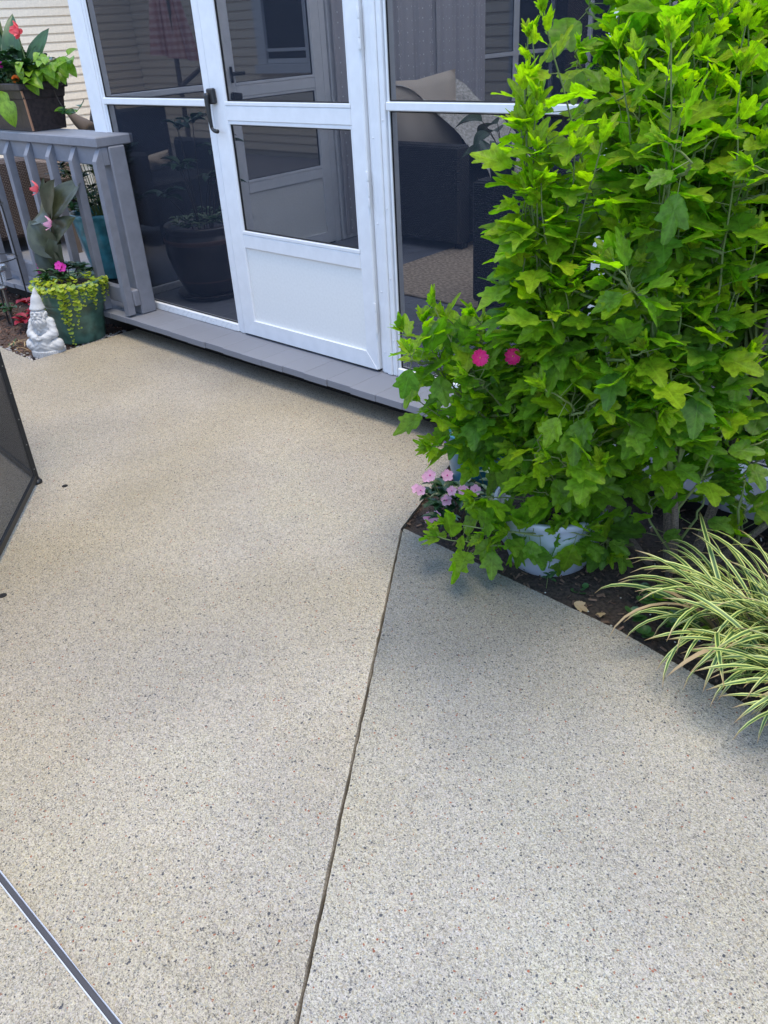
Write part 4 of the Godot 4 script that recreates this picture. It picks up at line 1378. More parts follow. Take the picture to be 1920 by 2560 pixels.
	obj("cap", lathe([[0.001, 0.324], [0.050, 0.324], [0.053, 0.329], [0.052, 0.350], [0.043, 0.357], [0.001, 0.360]], 28), M.metal, l)
	# wire plant support
	var w := thing("wire_plant_support", "black wire plant support with hoops standing before the railing at left", "plant support", Vector3(-1.86, -0.03, 0.36))
	for k in 4:
		var a := k * PI / 2 + 0.5
		var o := Vector3(cos(a), 0, sin(a))
		var pts := [o * 0.13, o * 0.13 + Vector3(0, 0.3, 0), o * 0.128 + Vector3(0, 0.6, 0), o * 0.12 + Vector3(0, 0.8, 0), o * 0.085 + Vector3(0, 0.90, 0), o * 0.03 + Vector3(0, 0.95, 0), Vector3(0, 0.965, 0)]
		obj("wire", tube(pts, 0.0052, 0.0045, 7), M.black, w)
	for y in [0.36, 0.66]:
		var pts := []
		for k in 33:
			pts.append(Vector3(cos(k * TAU / 32) * 0.136, y, sin(k * TAU / 32) * 0.136))
		obj("hoop", tube(pts, 0.0032, 0.0032, 6), M.black, w)

# ---------------------------------------------------------------- gnome
func smin(a: float, b: float, k: float) -> float:
	var h := maxf(k - absf(a - b), 0.0) / k
	return minf(a, b) - h * h * k * 0.25

func ell(p: Vector3, c: Vector3, r: Vector3) -> float:
	var q := (p - c) / r
	var k0 := q.length()
	var k1 := (q / r).length()
	return k0 * (k0 - 1.0) / maxf(k1, 0.0001)

func cap(p: Vector3, a: Vector3, b: Vector3, ra: float, rb: float) -> float:
	var h := clampf((p - a).dot(b - a) / (b - a).length_squared(), 0.0, 1.0)
	return (p - a - (b - a) * h).length() - lerpf(ra, rb, h)

func gnome_field(q: Vector3) -> float:
	var p := Vector3(absf(q.x), q.y, q.z)
	# stump base
	var e := Vector2(q.x / 1.22, q.z).length()
	var d := maxf(e - 0.083 + 0.002 * sin(atan2(q.x, q.z) * 40.0), absf(q.y - 0.020) - 0.019)
	d = smin(d, maxf(e - 0.078, absf(q.y - 0.043) - 0.007), 0.004)
	if q.y < 0.2:
		# crossed legs under the robe, lap cloth
		var k := cap(p, Vector3(0.022, 0.072, 0.010), Vector3(0.086, 0.070, 0.022), 0.030, 0.029)
		k = smin(k, cap(p, Vector3(0.086, 0.068, 0.022), Vector3(0.020, 0.058, 0.062), 0.027, 0.019), 0.018)
		k += 0.0011 * sin(p.x * 150.0 + q.y * 220.0)
		d = smin(d, k, 0.006)
		d = smin(d, ell(q, Vector3(0, 0.078, 0.066), Vector3(0.043, 0.036, 0.018)) + 0.001 * sin(absf(q.x) * 180.0 + q.y * 240.0), 0.005)
	# torso and shawl
	var b := ell(q, Vector3(0, 0.140, -0.006), Vector3(0.060, 0.082, 0.046))
	b = smin(b, ell(q, Vector3(0, 0.192, -0.004), Vector3(0.058, 0.028, 0.038)), 0.03)
	b += 0.0013 * sin((q.y + q.x * q.x * 12.0) * 190.0) * smoothstep(0.02, 0.05, q.z + 0.02)
	d = smin(d, b, 0.012)
	if q.y < 0.24:
		var arm := cap(p, Vector3(0.056, 0.188, -0.004), Vector3(0.073, 0.128, 0.020), 0.024, 0.023)
		arm = smin(arm, cap(p, Vector3(0.073, 0.128, 0.020), Vector3(0.030, 0.114, 0.058), 0.024, 0.021), 0.012)
		arm = smin(arm, cap(p, Vector3(0.040, 0.100, 0.054), Vector3(0.044, 0.080, 0.056), 0.016, 0.009), 0.012)
		arm += 0.0009 * sin(q.y * 260.0 + p.x * 130.0)
		d = smin(d, arm, 0.006)
		# hands laid one in the other
		var hd := cap(p, Vector3(0.026, 0.119, 0.070), Vector3(0.004, 0.112, 0.082), 0.010, 0.0085)
		hd = smin(hd, cap(p, Vector3(0.020, 0.124, 0.074), Vector3(0.006, 0.126, 0.080), 0.006, 0.005), 0.004)
		d = smin(d, hd, 0.003)
	if q.y > 0.13:
		# head, beard, nose, moustache, ears
		var hdd := ell(q, Vector3(0, 0.232, 0.006), Vector3(0.043, 0.046, 0.043))
		hdd = smin(hdd, cap(p, Vector3(0.010, 0.250, 0.046), Vector3(0.030, 0.246, 0.038), 0.006, 0.005), 0.004)
		hdd = smin(hdd, ell(q, Vector3(0, 0.236, 0.052), Vector3(0.0095, 0.0085, 0.009)), 0.003)
		hdd = smin(hdd, ell(p, Vector3(0.023, 0.232, 0.040), Vector3(0.013, 0.010, 0.008)), 0.006)
		hdd = maxf(hdd, -ell(p, Vector3(0.017, 0.243, 0.052), Vector3(0.008, 0.0025, 0.006)))
		hdd = smin(hdd, ell(p, Vector3(0.046, 0.236, 0.002), Vector3(0.007, 0.014, 0.009)), 0.003)
		var br := smin(ell(q, Vector3(0, 0.196, 0.030), Vector3(0.041, 0.034, 0.026)), cap(q, Vector3(0, 0.190, 0.036), Vector3(0, 0.145, 0.050), 0.028, 0.006), 0.014)
		br = smin(br, cap(p, Vector3(0.036, 0.232, 0.016), Vector3(0.030, 0.195, 0.030), 0.010, 0.014), 0.012)
		br += 0.0026 * sin(absf(q.x) * 330.0 + q.y * 90.0 + 2.0 * sin(q.y * 120.0))
		hdd = smin(hdd, br, 0.004)
		hdd = smin(hdd, cap(p, Vector3(0.003, 0.224, 0.053), Vector3(0.030, 0.217, 0.045), 0.0065, 0.003), 0.002)
		d = smin(d, hdd, 0.006)
		# pointed hat with a small rim, its tip bent
		var ht := smin(cap(q, Vector3(0, 0.266, 0.002), Vector3(0.003, 0.312, -0.002), 0.045, 0.026), cap(q, Vector3(0.003, 0.312, -0.002), Vector3(0.006, 0.352, -0.004), 0.026, 0.0105), 0.02)
		ht = smin(ht, cap(q, Vector3(0.006, 0.352, -0.004), Vector3(0.012, 0.374, -0.004), 0.0100, 0.004), 0.014)
		ht = maxf(ht, 0.262 - q.y)
		d = minf(d, ht)
	return d

func surface_nets(f: Callable, lo: Vector3, size: Vector3i, cell: float) -> ArrayMesh:
	var nx := size.x
	var ny := size.y
	var nz := size.z
	var val := PackedFloat32Array()
	val.resize(nx * ny * nz)
	val.fill(1.0)
	var B := 6
	for bz in range(0, nz, B):
		for by in range(0, ny, B):
			for bx_ in range(0, nx, B):
				var c: float = f.call(lo + Vector3(bx_ + B * 0.5, by + B * 0.5, bz + B * 0.5) * cell)
				var far := absf(c) > B * cell * 1.35
				for z in range(bz, mini(bz + B, nz)):
					for y in range(by, mini(by + B, ny)):
						for x in range(bx_, mini(bx_ + B, nx)):
							val[(z * ny + y) * nx + x] = c if far else f.call(lo + Vector3(x, y, z) * cell)
	var id := PackedInt32Array()
	id.resize(nx * ny * nz)
	id.fill(-1)
	var v := PackedVector3Array()
	var uv := PackedVector2Array()
	var idx := PackedInt32Array()
	var sx := 1
	var sy := nx
	var sz := nx * ny
	var E := [[0, sx, Vector3.ZERO, Vector3.RIGHT]]
	for z in nz - 1:
		for y in ny - 1:
			for x in nx - 1:
				var o := z * sz + y * sy + x
				var m := 0
				for k in 8:
					if val[o + (k & 1) + ((k >> 1) & 1) * sy + (k >> 2) * sz] < 0.0:
						m += 1
				if m == 0 or m == 8:
					continue
				var s := Vector3.ZERO
				var n := 0
				for k in 8:
					for ax in 3:
						if (k >> ax) & 1:
							continue
						var a := Vector3(k & 1, (k >> 1) & 1, k >> 2)
						var i := o + (k & 1) + ((k >> 1) & 1) * sy + (k >> 2) * sz
						var j: int = i + [sx, sy, sz][ax]
						if (val[i] < 0.0) != (val[j] < 0.0):
							a[ax] += val[i] / (val[i] - val[j])
							s += a
							n += 1
				id[o] = v.size()
				v.append(lo + (Vector3(x, y, z) + s / n) * cell)
				uv.append(Vector2.ZERO)
	for z in range(1, nz - 1):
		for y in range(1, ny - 1):
			for x in range(1, nx - 1):
				var o := z * sz + y * sy + x
				for ax in 3:
					var st: int = [sx, sy, sz][ax]
					if (val[o] < 0.0) == (val[o + st] < 0.0):
						continue
					var u: int = [sy, sz, sx][ax]
					var w: int = [sz, sx, sy][ax]
					var q := [id[o - u - w], id[o - w], id[o], id[o - u]]
					if q.min() < 0:
						continue
					if val[o] < 0.0:
						idx.append_array([q[0], q[2], q[1], q[0], q[3], q[2]])
					else:
						idx.append_array([q[0], q[1], q[2], q[0], q[2], q[3]])
	return commit(v, uv, idx)

func build_gnome() -> void:
	var c := 0.0034
	var m := surface_nets(gnome_field, Vector3(-0.125, -0.006, -0.10), Vector3i(74, 115, 60), c)
	var g := obj("gnome_statue", m, M.statue, self, Transform3D(Basis(Vector3.UP, 0.62) * Basis().scaled(Vector3(0.87, 0.95, 0.90)), Vector3(-0.997, -0.022, 0.556)))
	tag(g, "white stone garden gnome sitting cross-legged in a pointed hat before the green pot", "statue")

# ---------------------------------------------------------------- on and behind the railing
func build_terrace() -> void:
	var p := thing("bronze_planter", "rectangular dark bronze planter standing on the railing cap at upper left", "planter", Vector3(-1.655, 1.0035, 0.030))
	var hx := 0.222
	var hz := 0.098
	var walls := sheet(4, 5, func(a: float, b: float) -> Vector3:
		var f: float = [0.0, 0.06, 0.70, 0.72, 0.88, 1.0][int(round(b * 5))]
		var y: float = [0.0, 0.012, 0.152, 0.158, 0.20, 0.205][int(round(b * 5))]
		var g: float = [-0.004, 0.0, 0.014, 0.020, 0.026, 0.027][int(round(b * 5))]
		var k := int(round(a * 4)) % 4
		return Vector3([-1, 1, 1, -1][k] * (hx + g), y, [1, 1, -1, -1][k] * (hz + g)))
	var st := SurfaceTool.new()
	st.create_from(walls, 0)
	st.deindex()
	st.set_smooth_group(-1)
	obj("body", flat_shaded(walls), M.bronze, p)
	bar("bottom", Vector3(-hx, 0.0005, -hz), Vector3(hx, 0.012, hz), M.bronze, p)
	for q in [[Vector3(-hx - 0.040, 0.198, hz + 0.014), Vector3(hx + 0.040, 0.232, hz + 0.040)], [Vector3(-hx - 0.040, 0.198, -hz - 0.040), Vector3(hx + 0.040, 0.232, -hz - 0.014)], [Vector3(hx + 0.014, 0.1985, -hz - 0.014), Vector3(hx + 0.0395, 0.2315, hz + 0.014)], [Vector3(-hx - 0.0395, 0.1985, -hz - 0.014), Vector3(-hx - 0.014, 0.2315, hz + 0.014)]]:
		bar("rim", q[0], q[1], M.bronze, p, 0.004)
	obj("painted_highlight", tube([Vector3(hx - 0.003, 0.004, hz - 0.003), Vector3(hx + 0.012, 0.15, hz + 0.012), Vector3(hx + 0.024, 0.197, hz + 0.024)], 0.0065, 0.006, 6), M.highlight_tone, p)  # painted highlight: a brighter tube laid along the front corner
	bar("soil_fill", Vector3(-hx - 0.01, 0.19, -hz - 0.01), Vector3(hx + 0.01, 0.205, hz + 0.01), M.soil1, p)
	var top := p.position + Vector3(0, 0.20, 0)
	var c := thing("green_canna", "tall green canna with one red flower in the bronze planter", "plant", top)
	obj("stem", tube(bezier(Vector3(0.0, 0, 0.02), Vector3(-0.02, 0.2, 0.02), Vector3(-0.03, 0.5, 0.02), 8), 0.012, 0.008, 8), M.twig, c)
	for q in [[Vector3(0.10, 0.03, 0.03), Vector3(0.15, 1.0, 0.2), 0.34, 0.30, 1.0], [Vector3(-0.03, 0.02, 0.02), Vector3(-0.35, 1.0, 0.3), 0.30, 0.3, 0.5], [Vector3(-0.02, 0.10, 0.02), Vector3(-0.6, 0.9, 0.3), 0.28, 0.3, 0.8], [Vector3(-0.02, 0.20, 0.02), Vector3(-0.25, 1.0, 0.4), 0.30, 0.27, 0.5], [Vector3(-0.03, 0.26, 0.02), Vector3(-0.1, 1.0, 0.4), 0.25, 0.24, 0.5], [Vector3(0.17, 0.04, 0.0), Vector3(0.45, 0.9, 0.1), 0.17, 0.34, 0.6], [Vector3(0.10, 0.03, 0.0), Vector3(0.1, 1.0, 0.1), 0.20, 0.36, 0.3], [Vector3(0.08, 0.03, 0.04), Vector3(0.02, 1.0, 0.15), 0.27, 0.32, 0.9], [Vector3(0.12, 0.03, -0.02), Vector3(0.55, 1.0, 0.0), 0.29, 0.30, 0.9], [Vector3(0.15, 0.02, 0.02), Vector3(-0.15, 1.0, 0.1), 0.25, 0.30, 0.4], [Vector3(0.03, 0.05, 0.04), Vector3(-0.2, 1.0, 0.2), 0.30, 0.30, 0.4]]:
		obj("leaf", blade_leaf(q[3], 0.3, q[4], 0.5, 10, 0.012), M.canna, c, facing(q[0], q[1], Vector3(0.55, 0.5, 0.7) - q[1] * 0.4, q[2]))
	stemmed(c, Vector3(0.20, 0.02, 0.03), Vector3(0.215, 0.255, 0.05), 0.005)
	for k in 3:
		obj("blossom", flower(4, 0.7, 0.4, 0.08), M.coral, c, facing(Vector3(0.215 + 0.012 * k, 0.26 + 0.012 * (k % 2), 0.05), Vector3(0.7 - k * 0.6, 0.1, 0.6), Vector3.UP, 0.034))
	var s := thing("sweet_potato_vine", "lime green sweet potato vine spilling over both ends of the bronze planter", "plant", top)
	var hl := blade_leaf(0.72, 0.18, 0.8, 0.33, 8)
	for q in [[Vector3(-0.06, 0.03, 0.13), Vector3(-0.3, -0.5, 0.7), 0.15], [Vector3(0.125, -0.045, 0.155), Vector3(0.38, -0.9, 0.25), 0.135], [Vector3(0.085, 0.0, 0.155), Vector3(0.25, -0.85, 0.3), 0.14], [Vector3(0.06, 0.03, 0.15), Vector3(-0.2, -0.5, 0.6), 0.12], [Vector3(-0.16, -0.12, 0.14), Vector3(0.2, -0.7, 0.6), 0.09], [Vector3(-0.10, 0.11, 0.1), Vector3(0.2, 0.5, 0.6), 0.10], [Vector3(-0.14, 0.10, 0.1), Vector3(-0.3, 0.4, 0.6), 0.10]]:
		obj("leaf", hl, M.lime, s, facing(q[0], q[1], Vector3(0.5, 0.7, 0.6), q[2]))
	for k in 20:
		var a := Vector3(R(0.06, 0.25), R(0.03, 0.08), R(-0.06, 0.08))
		var e := a + Vector3(R(0.06, 0.22), R(-0.02, 0.09), R(-0.10, 0.04))
		stemmed(s, a, e, 0.002)
		for i in 3:
			obj("leaf", hl, M.lime, s, facing(a.lerp(e, 0.45 + 0.27 * i), Vector3(R(0.0, 0.9), R(-0.5, 0.25), R(-0.2, 0.9)), Vector3(0.3, 0.9, 0.4), R(0.055, 0.095)))
	var lp := bezier(Vector3(0.24, 0.0, -0.06), Vector3(0.33, -0.22, -0.05), Vector3(0.43, -0.06, -0.12), 10)
	obj("stem", tube(lp, 0.0022, 0.0016, 5), M.darkstem, s)
	for k in 7:
		obj("leaf", hl, M.lime if k % 2 else M.mid_leaf, s, facing(lp[3 + k], Vector3(R(-0.4, 0.8), R(-0.2, 0.6), 0.6), Vector3(0.3, 0.8, 0.5), R(0.045, 0.075)))
	var z := thing("mixed_flowers", "low dark foliage with a magenta and an orange flower head in the bronze planter", "flowering plant", top)
	for k in 80:
		var q := Vector3(R(-0.22, 0.25), R(0.02, 0.17), R(-0.08, 0.12))
		stemmed(z, q * Vector3(0.8, 0, 0.8), q, 0.002)
		tuft(z, blade_leaf(0.6, 0.25, 0.8, 0.42, 6), M.dark_leaf if k % 3 else M.mid_leaf, q, 4, 0.9, 0.05, 0.085)
	obj("magenta_head", pompon(4), M.magenta, z, facing(Vector3(0.085, 0.115, 0.12), Vector3(0.5, 0.4, 0.6), Vector3.UP, 0.026))
	obj("orange_head", pompon(4), M.orange, z, facing(Vector3(0.205, 0.050, 0.115), Vector3(0.6, 0.35, 0.6), Vector3.UP, 0.027))
	for k in 4:
		obj("orange_head", pompon(3), M.orange, z, facing(Vector3(-0.20 + 0.02 * k, 0.09 + 0.01 * (k % 2), 0.12), Vector3(0.4, 0.5, 0.6), Vector3.UP, 0.016))
	# behind the railing
	var tp := thing("teal_pot", "tall teal glazed pot with raised leaf pattern behind the balusters", "pot", Vector3(-1.46, DECK + 0.05, -0.19))
	obj("body", lathe([[0.001, 0.0], [0.115, 0.0], [0.125, 0.008], [0.150, 0.12], [0.172, 0.25], [0.184, 0.345], [0.196, 0.355], [0.198, 0.375], [0.188, 0.380], [0.178, 0.36], [0.172, 0.33], [0.001, 0.325]], 72, func(a: float, y: float) -> float: return 0.007 * maxf(0.0, sin(a * 7.0 + y * 24.0) * sin(y * 34.0)) if y > 0.03 and y < 0.33 else 0.0), M.tealpot, tp)
	obj("stand", lathe([[0.001, -0.048], [0.12, -0.048], [0.13, -0.04], [0.13, -0.012], [0.10, -0.001], [0.001, -0.001]], 32), M.dark, tp)
	obj("soil_fill", lathe([[0.174, 0.33], [0.09, 0.338], [0.001, 0.34]], 20), M.soil1, tp)
	var tb := thing("glossy_plant", "dense dark green leafy plant in the teal pot", "plant", tp.position + Vector3(0, 0.33, 0))
	for k in 66:
		var a := k * 2.4
		var q := Vector3(cos(a) * 0.27 * sqrt(k / 66.0), R(0.02, 0.40), sin(a) * 0.22 * sqrt(k / 66.0))
		stemmed(tb, q * Vector3(0.4, 0, 0.4), q, 0.0025)
		tuft(tb, blade_leaf(0.46, 0.2, 0.6, 0.5, 5), M.dark_leaf if k % 5 else M.mid_leaf, q, 8, 0.9, 0.045, 0.075)
	var w := thing("wicker_ottoman", "light woven wicker stool glimpsed between the balusters", "stool", Vector3(-2.635, DECK, -0.66))
	bar("body", Vector3(-0.2, 0.46, -0.2), Vector3(0.2, 0.62, 0.2), M.tanwicker, w, 0.03)
	for q in [[-0.17, -0.17], [0.17, -0.17], [-0.17, 0.17], [0.17, 0.17]]:
		bar("leg", Vector3(q[0] - 0.02, 0.0, q[1] - 0.02), Vector3(q[0] + 0.02, 0.47, q[1] + 0.02), M.wood, w)
	var ob := thing("white_box", "cream box standing beyond the wicker stool", "box", Vector3(-2.35, DECK, -0.75))
	bar("carton", Vector3(-0.07, 0.0, -0.12), Vector3(0.07, 0.56, 0.12), M.siding, ob, 0.004)
	bar("lid", Vector3(-0.075, 0.561, -0.125), Vector3(0.075, 0.59, 0.125), M.siding, ob, 0.004)
	var so := thing("brown_wicker_sofa", "dark brown wicker sofa behind the railing at far left", "sofa", Vector3(-3.12, DECK, -0.25))
	bar("back", Vector3(-1.6, 0.10, 0.08), Vector3(0.15, 0.80, 0.20), M.brownwicker, so, 0.03)
	bar("seat", Vector3(-1.6, 0.10, -0.62), Vector3(0.15, 0.40, 0.078), M.brownwicker, so, 0.03)
	bar("arm", Vector3(0.152, 0.10, -0.62), Vector3(0.27, 0.62, 0.20), M.brownwicker, so, 0.03)
	for q in [[-1.5, 0.14], [0.2, 0.14], [-1.5, -0.55], [0.2, -0.55]]:
		bar("leg", Vector3(q[0] - 0.03, 0.0, q[1] - 0.03), Vector3(q[0] + 0.03, 0.099, q[1] + 0.03), M.wood, so)
	var ch := thing("dark_wicker_chair", "dark wicker chair standing out on the deck behind the corner post", "chair", Vector3(-2.35, DECK, -1.25))
	bar("seat", Vector3(-0.3, 0.14, -0.3), Vector3(0.3, 0.42, 0.3), M.wicker, ch, 0.02)
	bar("back", Vector3(-0.38, 0.14, -0.3), Vector3(-0.302, 0.85, 0.3), M.wicker, ch, 0.02)
	for s2 in [-1, 1]:
		bar("arm", Vector3(-0.3, 0.14, s2 * 0.345 - 0.042), Vector3(0.3, 0.62, s2 * 0.345 + 0.042), M.wicker, ch, 0.02)
	for q in [[-0.25, -0.25], [0.25, -0.25], [-0.25, 0.25], [0.25, 0.25]]:
		bar("leg", Vector3(q[0] - 0.03, 0.0, q[1] - 0.03), Vector3(q[0] + 0.03, 0.139, q[1] + 0.03), M.wicker, ch)
	cushion("lumbar_pillow", "pale ribbed lumbar pillow on the dark chair behind the left screen", "pillow", Vector3(-2.36, 0.625, -1.15), Vector3(0.0, 1.3, 0.12), Vector3(0.15, 0.062, 0.05), M.fabric)
	var v := thing("dark_vase", "dark brown ridged vase beside the white corner post", "vase", Vector3(-1.62, DECK, -0.42))
	obj("body", lathe([[0.001, 0.0], [0.07, 0.0], [0.075, 0.3], [0.085, 0.55], [0.10, 0.75], [0.095, 0.87], [0.06, 0.98], [0.05, 1.02], [0.001, 1.0]], 36, func(a: float, y: float) -> float: return 0.003 * sin(y * 260.0)), M.wicker, v)
	var dw := obj("driftwood", tube([Vector3(0.10, -0.03, 0), Vector3(0.04, 0.0, 0), Vector3(-0.02, 0.03, 0.01), Vector3(-0.07, 0.07, 0.02)], 0.055, 0.018, 9), M.wood, self, at(-1.64, 0.985, -0.27))
	tag(dw, "weathered piece of driftwood leaning on the vase by the corner post", "driftwood")
	bar("shelf", Vector3(-0.30, 0.80, 0.05), Vector3(0.04, 0.83, 0.26), M.wood, v, 0.004)
	# plaid cloth on a bracket, far side of the deck
	var pc := thing("plaid_cloth", "faded red plaid cloth hanging from a dark pole beyond the left screen", "cloth", Vector3(-2.75, DECK, -1.78))
	obj("pole", tube([Vector3(0, 0, 0), Vector3(0, 1.0, 0), Vector3(0.02, 2.1, 0)], 0.02, 0.018, 8), M.wood, pc)
	obj("brace", tube([Vector3(0, 0.95, 0), Vector3(0.12, 1.06, -0.12), Vector3(0.25, 1.2, -0.25)], 0.02, 0.016, 8), M.wood, pc)
	obj("drape", sheet(20, 10, func(a: float, b: float) -> Vector3:
		var w2 := lerpf(0.22, 0.06, b)
		return Vector3((a - 0.5) * w2 * 0.8 + 0.03 * sin(a * 14.0) * (1 - b), lerpf(1.17, 1.85, b) - 0.06 * a * (1 - b), -(a - 0.3) * w2 * 1.3 + 0.03 * cos(a * 14.0) * (1 - b) + 0.05)), M.plaid, pc)

func flat_shaded(m: ArrayMesh) -> ArrayMesh:
	var a := m.surface_get_arrays(0)
	var vv: PackedVector3Array = a[Mesh.ARRAY_VERTEX]
	var v := PackedVector3Array()
	var uv := PackedVector2Array()
	var idx := PackedInt32Array()
	for i in a[Mesh.ARRAY_INDEX]:
		idx.append(v.size())
		v.append(vv[i])
		uv.append(a[Mesh.ARRAY_TEX_UV][i])
	return commit(v, uv, idx)

func cushion(called: String, label: String, category: String, p: Vector3, rot: Vector3, size: Vector3, m: Material) -> void:
	var list := []
	for s in [-1.0, 1.0]:
		list.append([sheet(16, 16, func(a: float, b: float) -> Vector3:
			var x := a * 2 - 1
			var y := b * 2 - 1
			var t := pow(maxf(0.0, (1 - x * x) * (1 - y * y)), 0.42)
			var pinch := 1.0 - 0.10 * (1 - absf(x * y))
			return Vector3(x * pinch * size.x, y * pinch * size.y, s * t * size.z + 0.006 * sin(x * 7.0 + y * 3.0) * t), s < 0), Transform3D.IDENTITY])
	var o := obj(called, join(list), m, self, Transform3D(Basis.from_euler(rot), p))
	tag(o, label, category)

# ---------------------------------------------------------------- inside the porch
func wicker_chair(label: String, p: Vector3, turn: float) -> void:
	# seat faces local +x
	var c := thing("wicker_armchair", label, "armchair", p, turn, "")
	bar("seat", Vector3(-0.32, 0.08, -0.30), Vector3(0.34, 0.36, 0.30), M.wicker, c, 0.015)
	bar("back", Vector3(-0.44, 0.05, -0.44), Vector3(-0.322, 0.86, 0.44), M.wicker, c, 0.02)
	for s in [-1, 1]:
		obj("arm", boxm(Vector3(0.64, 0.575, 0.12), 0.014), M.wicker, c, at(0.0, 0.325, s * 0.372))
	for q in [[-0.36, -0.36], [0.28, -0.36], [-0.36, 0.36], [0.28, 0.36]]:
		bar("leg", Vector3(q[0] - 0.03, 0.0, q[1] - 0.03), Vector3(q[0] + 0.03, 0.036, q[1] + 0.03), M.wicker, c)

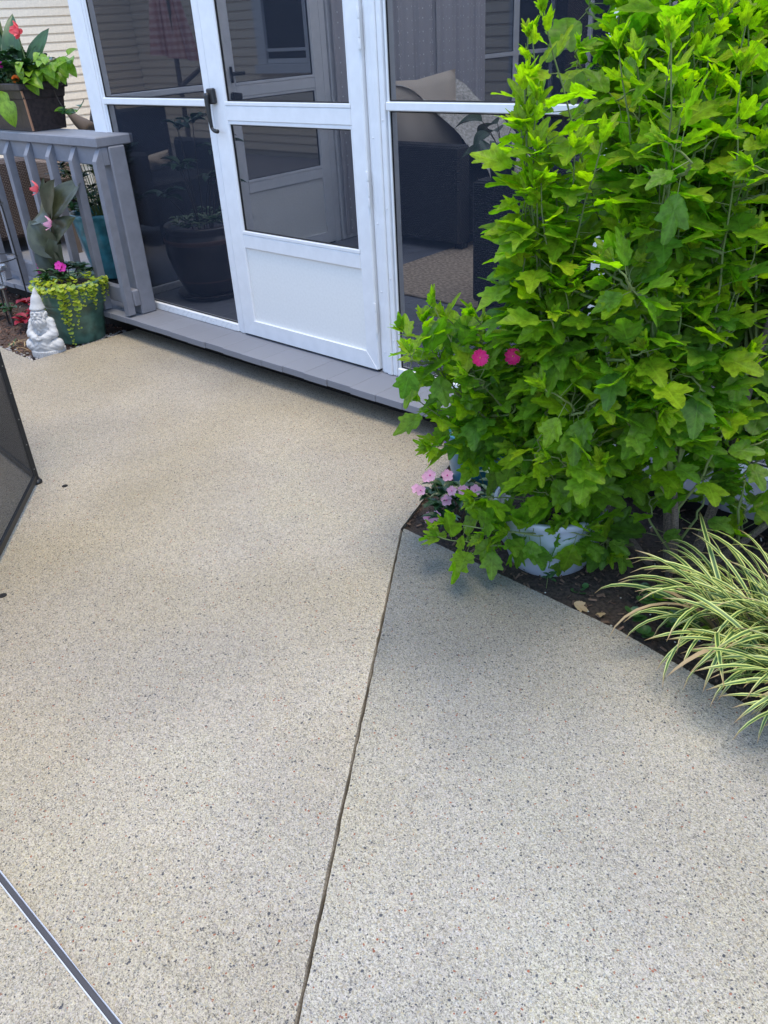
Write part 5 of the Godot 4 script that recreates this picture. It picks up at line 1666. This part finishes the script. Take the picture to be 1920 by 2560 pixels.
func build_interior() -> void:
	var rg := obj("sisal_rug", boxm(Vector3(2.6, 0.010, 3.2), 0.003), M.rug, self, at(1.12, DECK + 0.0065, -2.52))
	tag(rg, "brown sisal rug on the grey porch floor", "rug")
	wicker_chair("dark wicker armchair with pillows inside the porch, nearest the lace curtain", Vector3(-0.40, DECK + 0.012, -2.25), 0.0)
	wicker_chair("second dark wicker armchair nearer the screen, partly hidden by the shrub", Vector3(1.03, DECK + 0.012, -1.33), PI)
	cushion("beige_pillow", "beige pillow leaning in the dark wicker armchair by the curtain", "pillow", Vector3(-0.60, 0.86, -2.10), Vector3(-0.15, 0.75, 0.1), Vector3(0.25, 0.25, 0.10), M.fabric)
	var run := [Vector2(-0.86, 0.78), Vector2(-0.80, 1.00), Vector2(-0.68, 1.04), Vector2(-0.48, 0.92), Vector2(-0.22, 0.74), Vector2(0.02, 0.60), Vector2(0.055, 0.46), Vector2(0.05, 0.20)]
	var th := obj("fur_throw", sheet(26, 42, func(a: float, b: float) -> Vector3:
		var f := b * 6.999
		var p: Vector2 = run[int(f)].cubic_interpolate(run[int(f) + 1], run[maxi(int(f) - 1, 0)], run[mini(int(f) + 2, 7)], f - int(f))
		var n := 0.012 * sin(a * 23.0 + b * 9.0) + 0.009 * sin(a * 51.0 - b * 33.0)
		return Vector3(p.x + n, p.y + n * 0.6 + 0.02 * sin(a * 7.0 + b * 4.0), lerpf(-2.55, -2.00, a) + 0.05 * sin(b * 9.0))), M.fur, self)
	tag(th, "cream furry throw draped over the back of the wicker armchair", "throw")
	# houseplant between the chairs
	var hp := thing("house_plant", "dark broad-leaved house plant in a black pot beside the second armchair", "house plant", Vector3(0.84, 0.748, -0.96))
	obj("pot", lathe([[0.001, 0.0], [0.05, 0.0], [0.065, 0.09], [0.07, 0.10], [0.06, 0.10], [0.001, 0.085]], 24), M.black, hp)
	var lf := blade_leaf(0.72, 0.2, 0.9, 0.42, 8)
	for k in 13:
		var a := k * 2.4
		var q := Vector3(cos(a) * R(0.04, 0.14), R(0.12, 0.25), sin(a) * R(0.04, 0.14))
		stemmed(hp, Vector3(0, 0.08, 0), q, 0.0028, M.darkstem)
		obj("leaf", lf, M.dark_leaf, hp, facing(q, Vector3(cos(a), R(-0.2, 0.6), sin(a)), Vector3(0.2, 1, 0.2), R(0.10, 0.15)))
	# dark urn and its succulents by the front screen
	var u := thing("dark_urn", "large dark brown glazed urn on the porch floor behind the left screen", "urn", Vector3(-0.735, DECK, -0.36))
	obj("body", lathe([[0.001, 0.02], [0.13, 0.02], [0.15, 0.04], [0.19, 0.14], [0.215, 0.24], [0.218, 0.30], [0.205, 0.345], [0.198, 0.355], [0.206, 0.365], [0.215, 0.385], [0.208, 0.398], [0.190, 0.39], [0.18, 0.36], [0.001, 0.355]], 56), M.urn, u)
	for y in [0.10, 0.305]:
		var rr: float = 0.176 if y < 0.2 else 0.2175
		obj("band", lathe([[rr - 0.003, y], [rr + 0.002, y + 0.006], [rr + 0.004, y + 0.022], [rr, y + 0.028]], 48), M.copperband, u)
	obj("saucer", lathe([[0.001, 0.0], [0.17, 0.0], [0.195, 0.03], [0.19, 0.034], [0.16, 0.019], [0.001, 0.019]], 48), M.urn, u)
	var sc := thing("succulents", "grey green succulents and stems growing from the dark urn", "plant", Vector3(-0.735, DECK + 0.36, -0.36))
	for k in 22:
		var a := k * 2.4
		var q := Vector3(cos(a) * 0.16 * sqrt(k / 22.0), R(0.02, 0.07), sin(a) * 0.16 * sqrt(k / 22.0))
		tuft(sc, blade_leaf(0.55, 0.3, 0.5, 0.55, 5), M.pale_leaf if k % 3 else M.mid_leaf, q, 7, 0.95, 0.03, 0.055)
	for k in 9:
		var q := Vector3(R(-0.16, 0.16), R(0.16, 0.55), R(-0.14, 0.14))
		stemmed(sc, q * Vector3(0.3, 0, 0.3), q, 0.004, M.darkstem)
		tuft(sc, blade_leaf(0.5, 0.3, 0.9, 0.5, 6), M.dark_leaf, q, 6, 0.9, 0.07, 0.13)

func _ready() -> void:
	rng.seed = 20240607
	# ---- camera
	var cam := Camera3D.new()
	cam.name = "camera"
	add_child(cam)
	cam.transform = Transform3D(Basis(Vector3(0.73900, -0.05302, -0.67161), Vector3(-0.31121, 0.85730, -0.41011), Vector3(0.59752, 0.51208, 0.61705)).orthonormalized(), Vector3(3.1919, 1.3958, 2.3959))
	cam.fov = 64.22
	cam.near = 0.05
	cam.far = 400.0
	cam.current = true
	# ---- sky, sun and exposure
	var sky := ProceduralSkyMaterial.new()
	sky.sky_top_color = Color(0.68, 0.79, 0.97)
	sky.sky_horizon_color = Color(0.76, 0.86, 0.985)
	sky.sky_curve = 0.2
	sky.ground_bottom_color = Color(0.45, 0.45, 0.42)
	sky.ground_horizon_color = Color(0.70, 0.78, 0.86)
	var env := Environment.new()
	env.background_mode = Environment.BG_SKY
	env.sky = Sky.new()
	env.sky.sky_material = sky
	env.background_energy_multiplier = 1.0
	env.tonemap_mode = Environment.TONE_MAPPER_LINEAR
	env.tonemap_exposure = 2.6
	env.sdfgi_enabled = true
	env.ssao_enabled = true
	env.ssil_enabled = true
	var we := WorldEnvironment.new()
	we.name = "environment"
	we.environment = env
	add_child(we)
	var sun := DirectionalLight3D.new()
	sun.name = "sun"
	sun.light_color = Color(1.0, 0.93, 0.80)
	sun.light_energy = 0.42
	sun.light_angular_distance = 24.0
	sun.shadow_enabled = true
	sun.sky_mode = DirectionalLight3D.SKY_MODE_LIGHT_ONLY
	add_child(sun)
	sun.look_at_from_position(Vector3(0.9, 4.0, 0.35), Vector3.ZERO, Vector3.UP)
	# ---- the place
	make_materials()
	build_ground()
	build_deck()
	build_house()
	build_porch()
	build_railing()
	build_pen()
	build_interior()
	build_terrace()
	build_left_bed()
	build_gnome()
	build_right_bed()
	build_liriope()
	build_shrub()
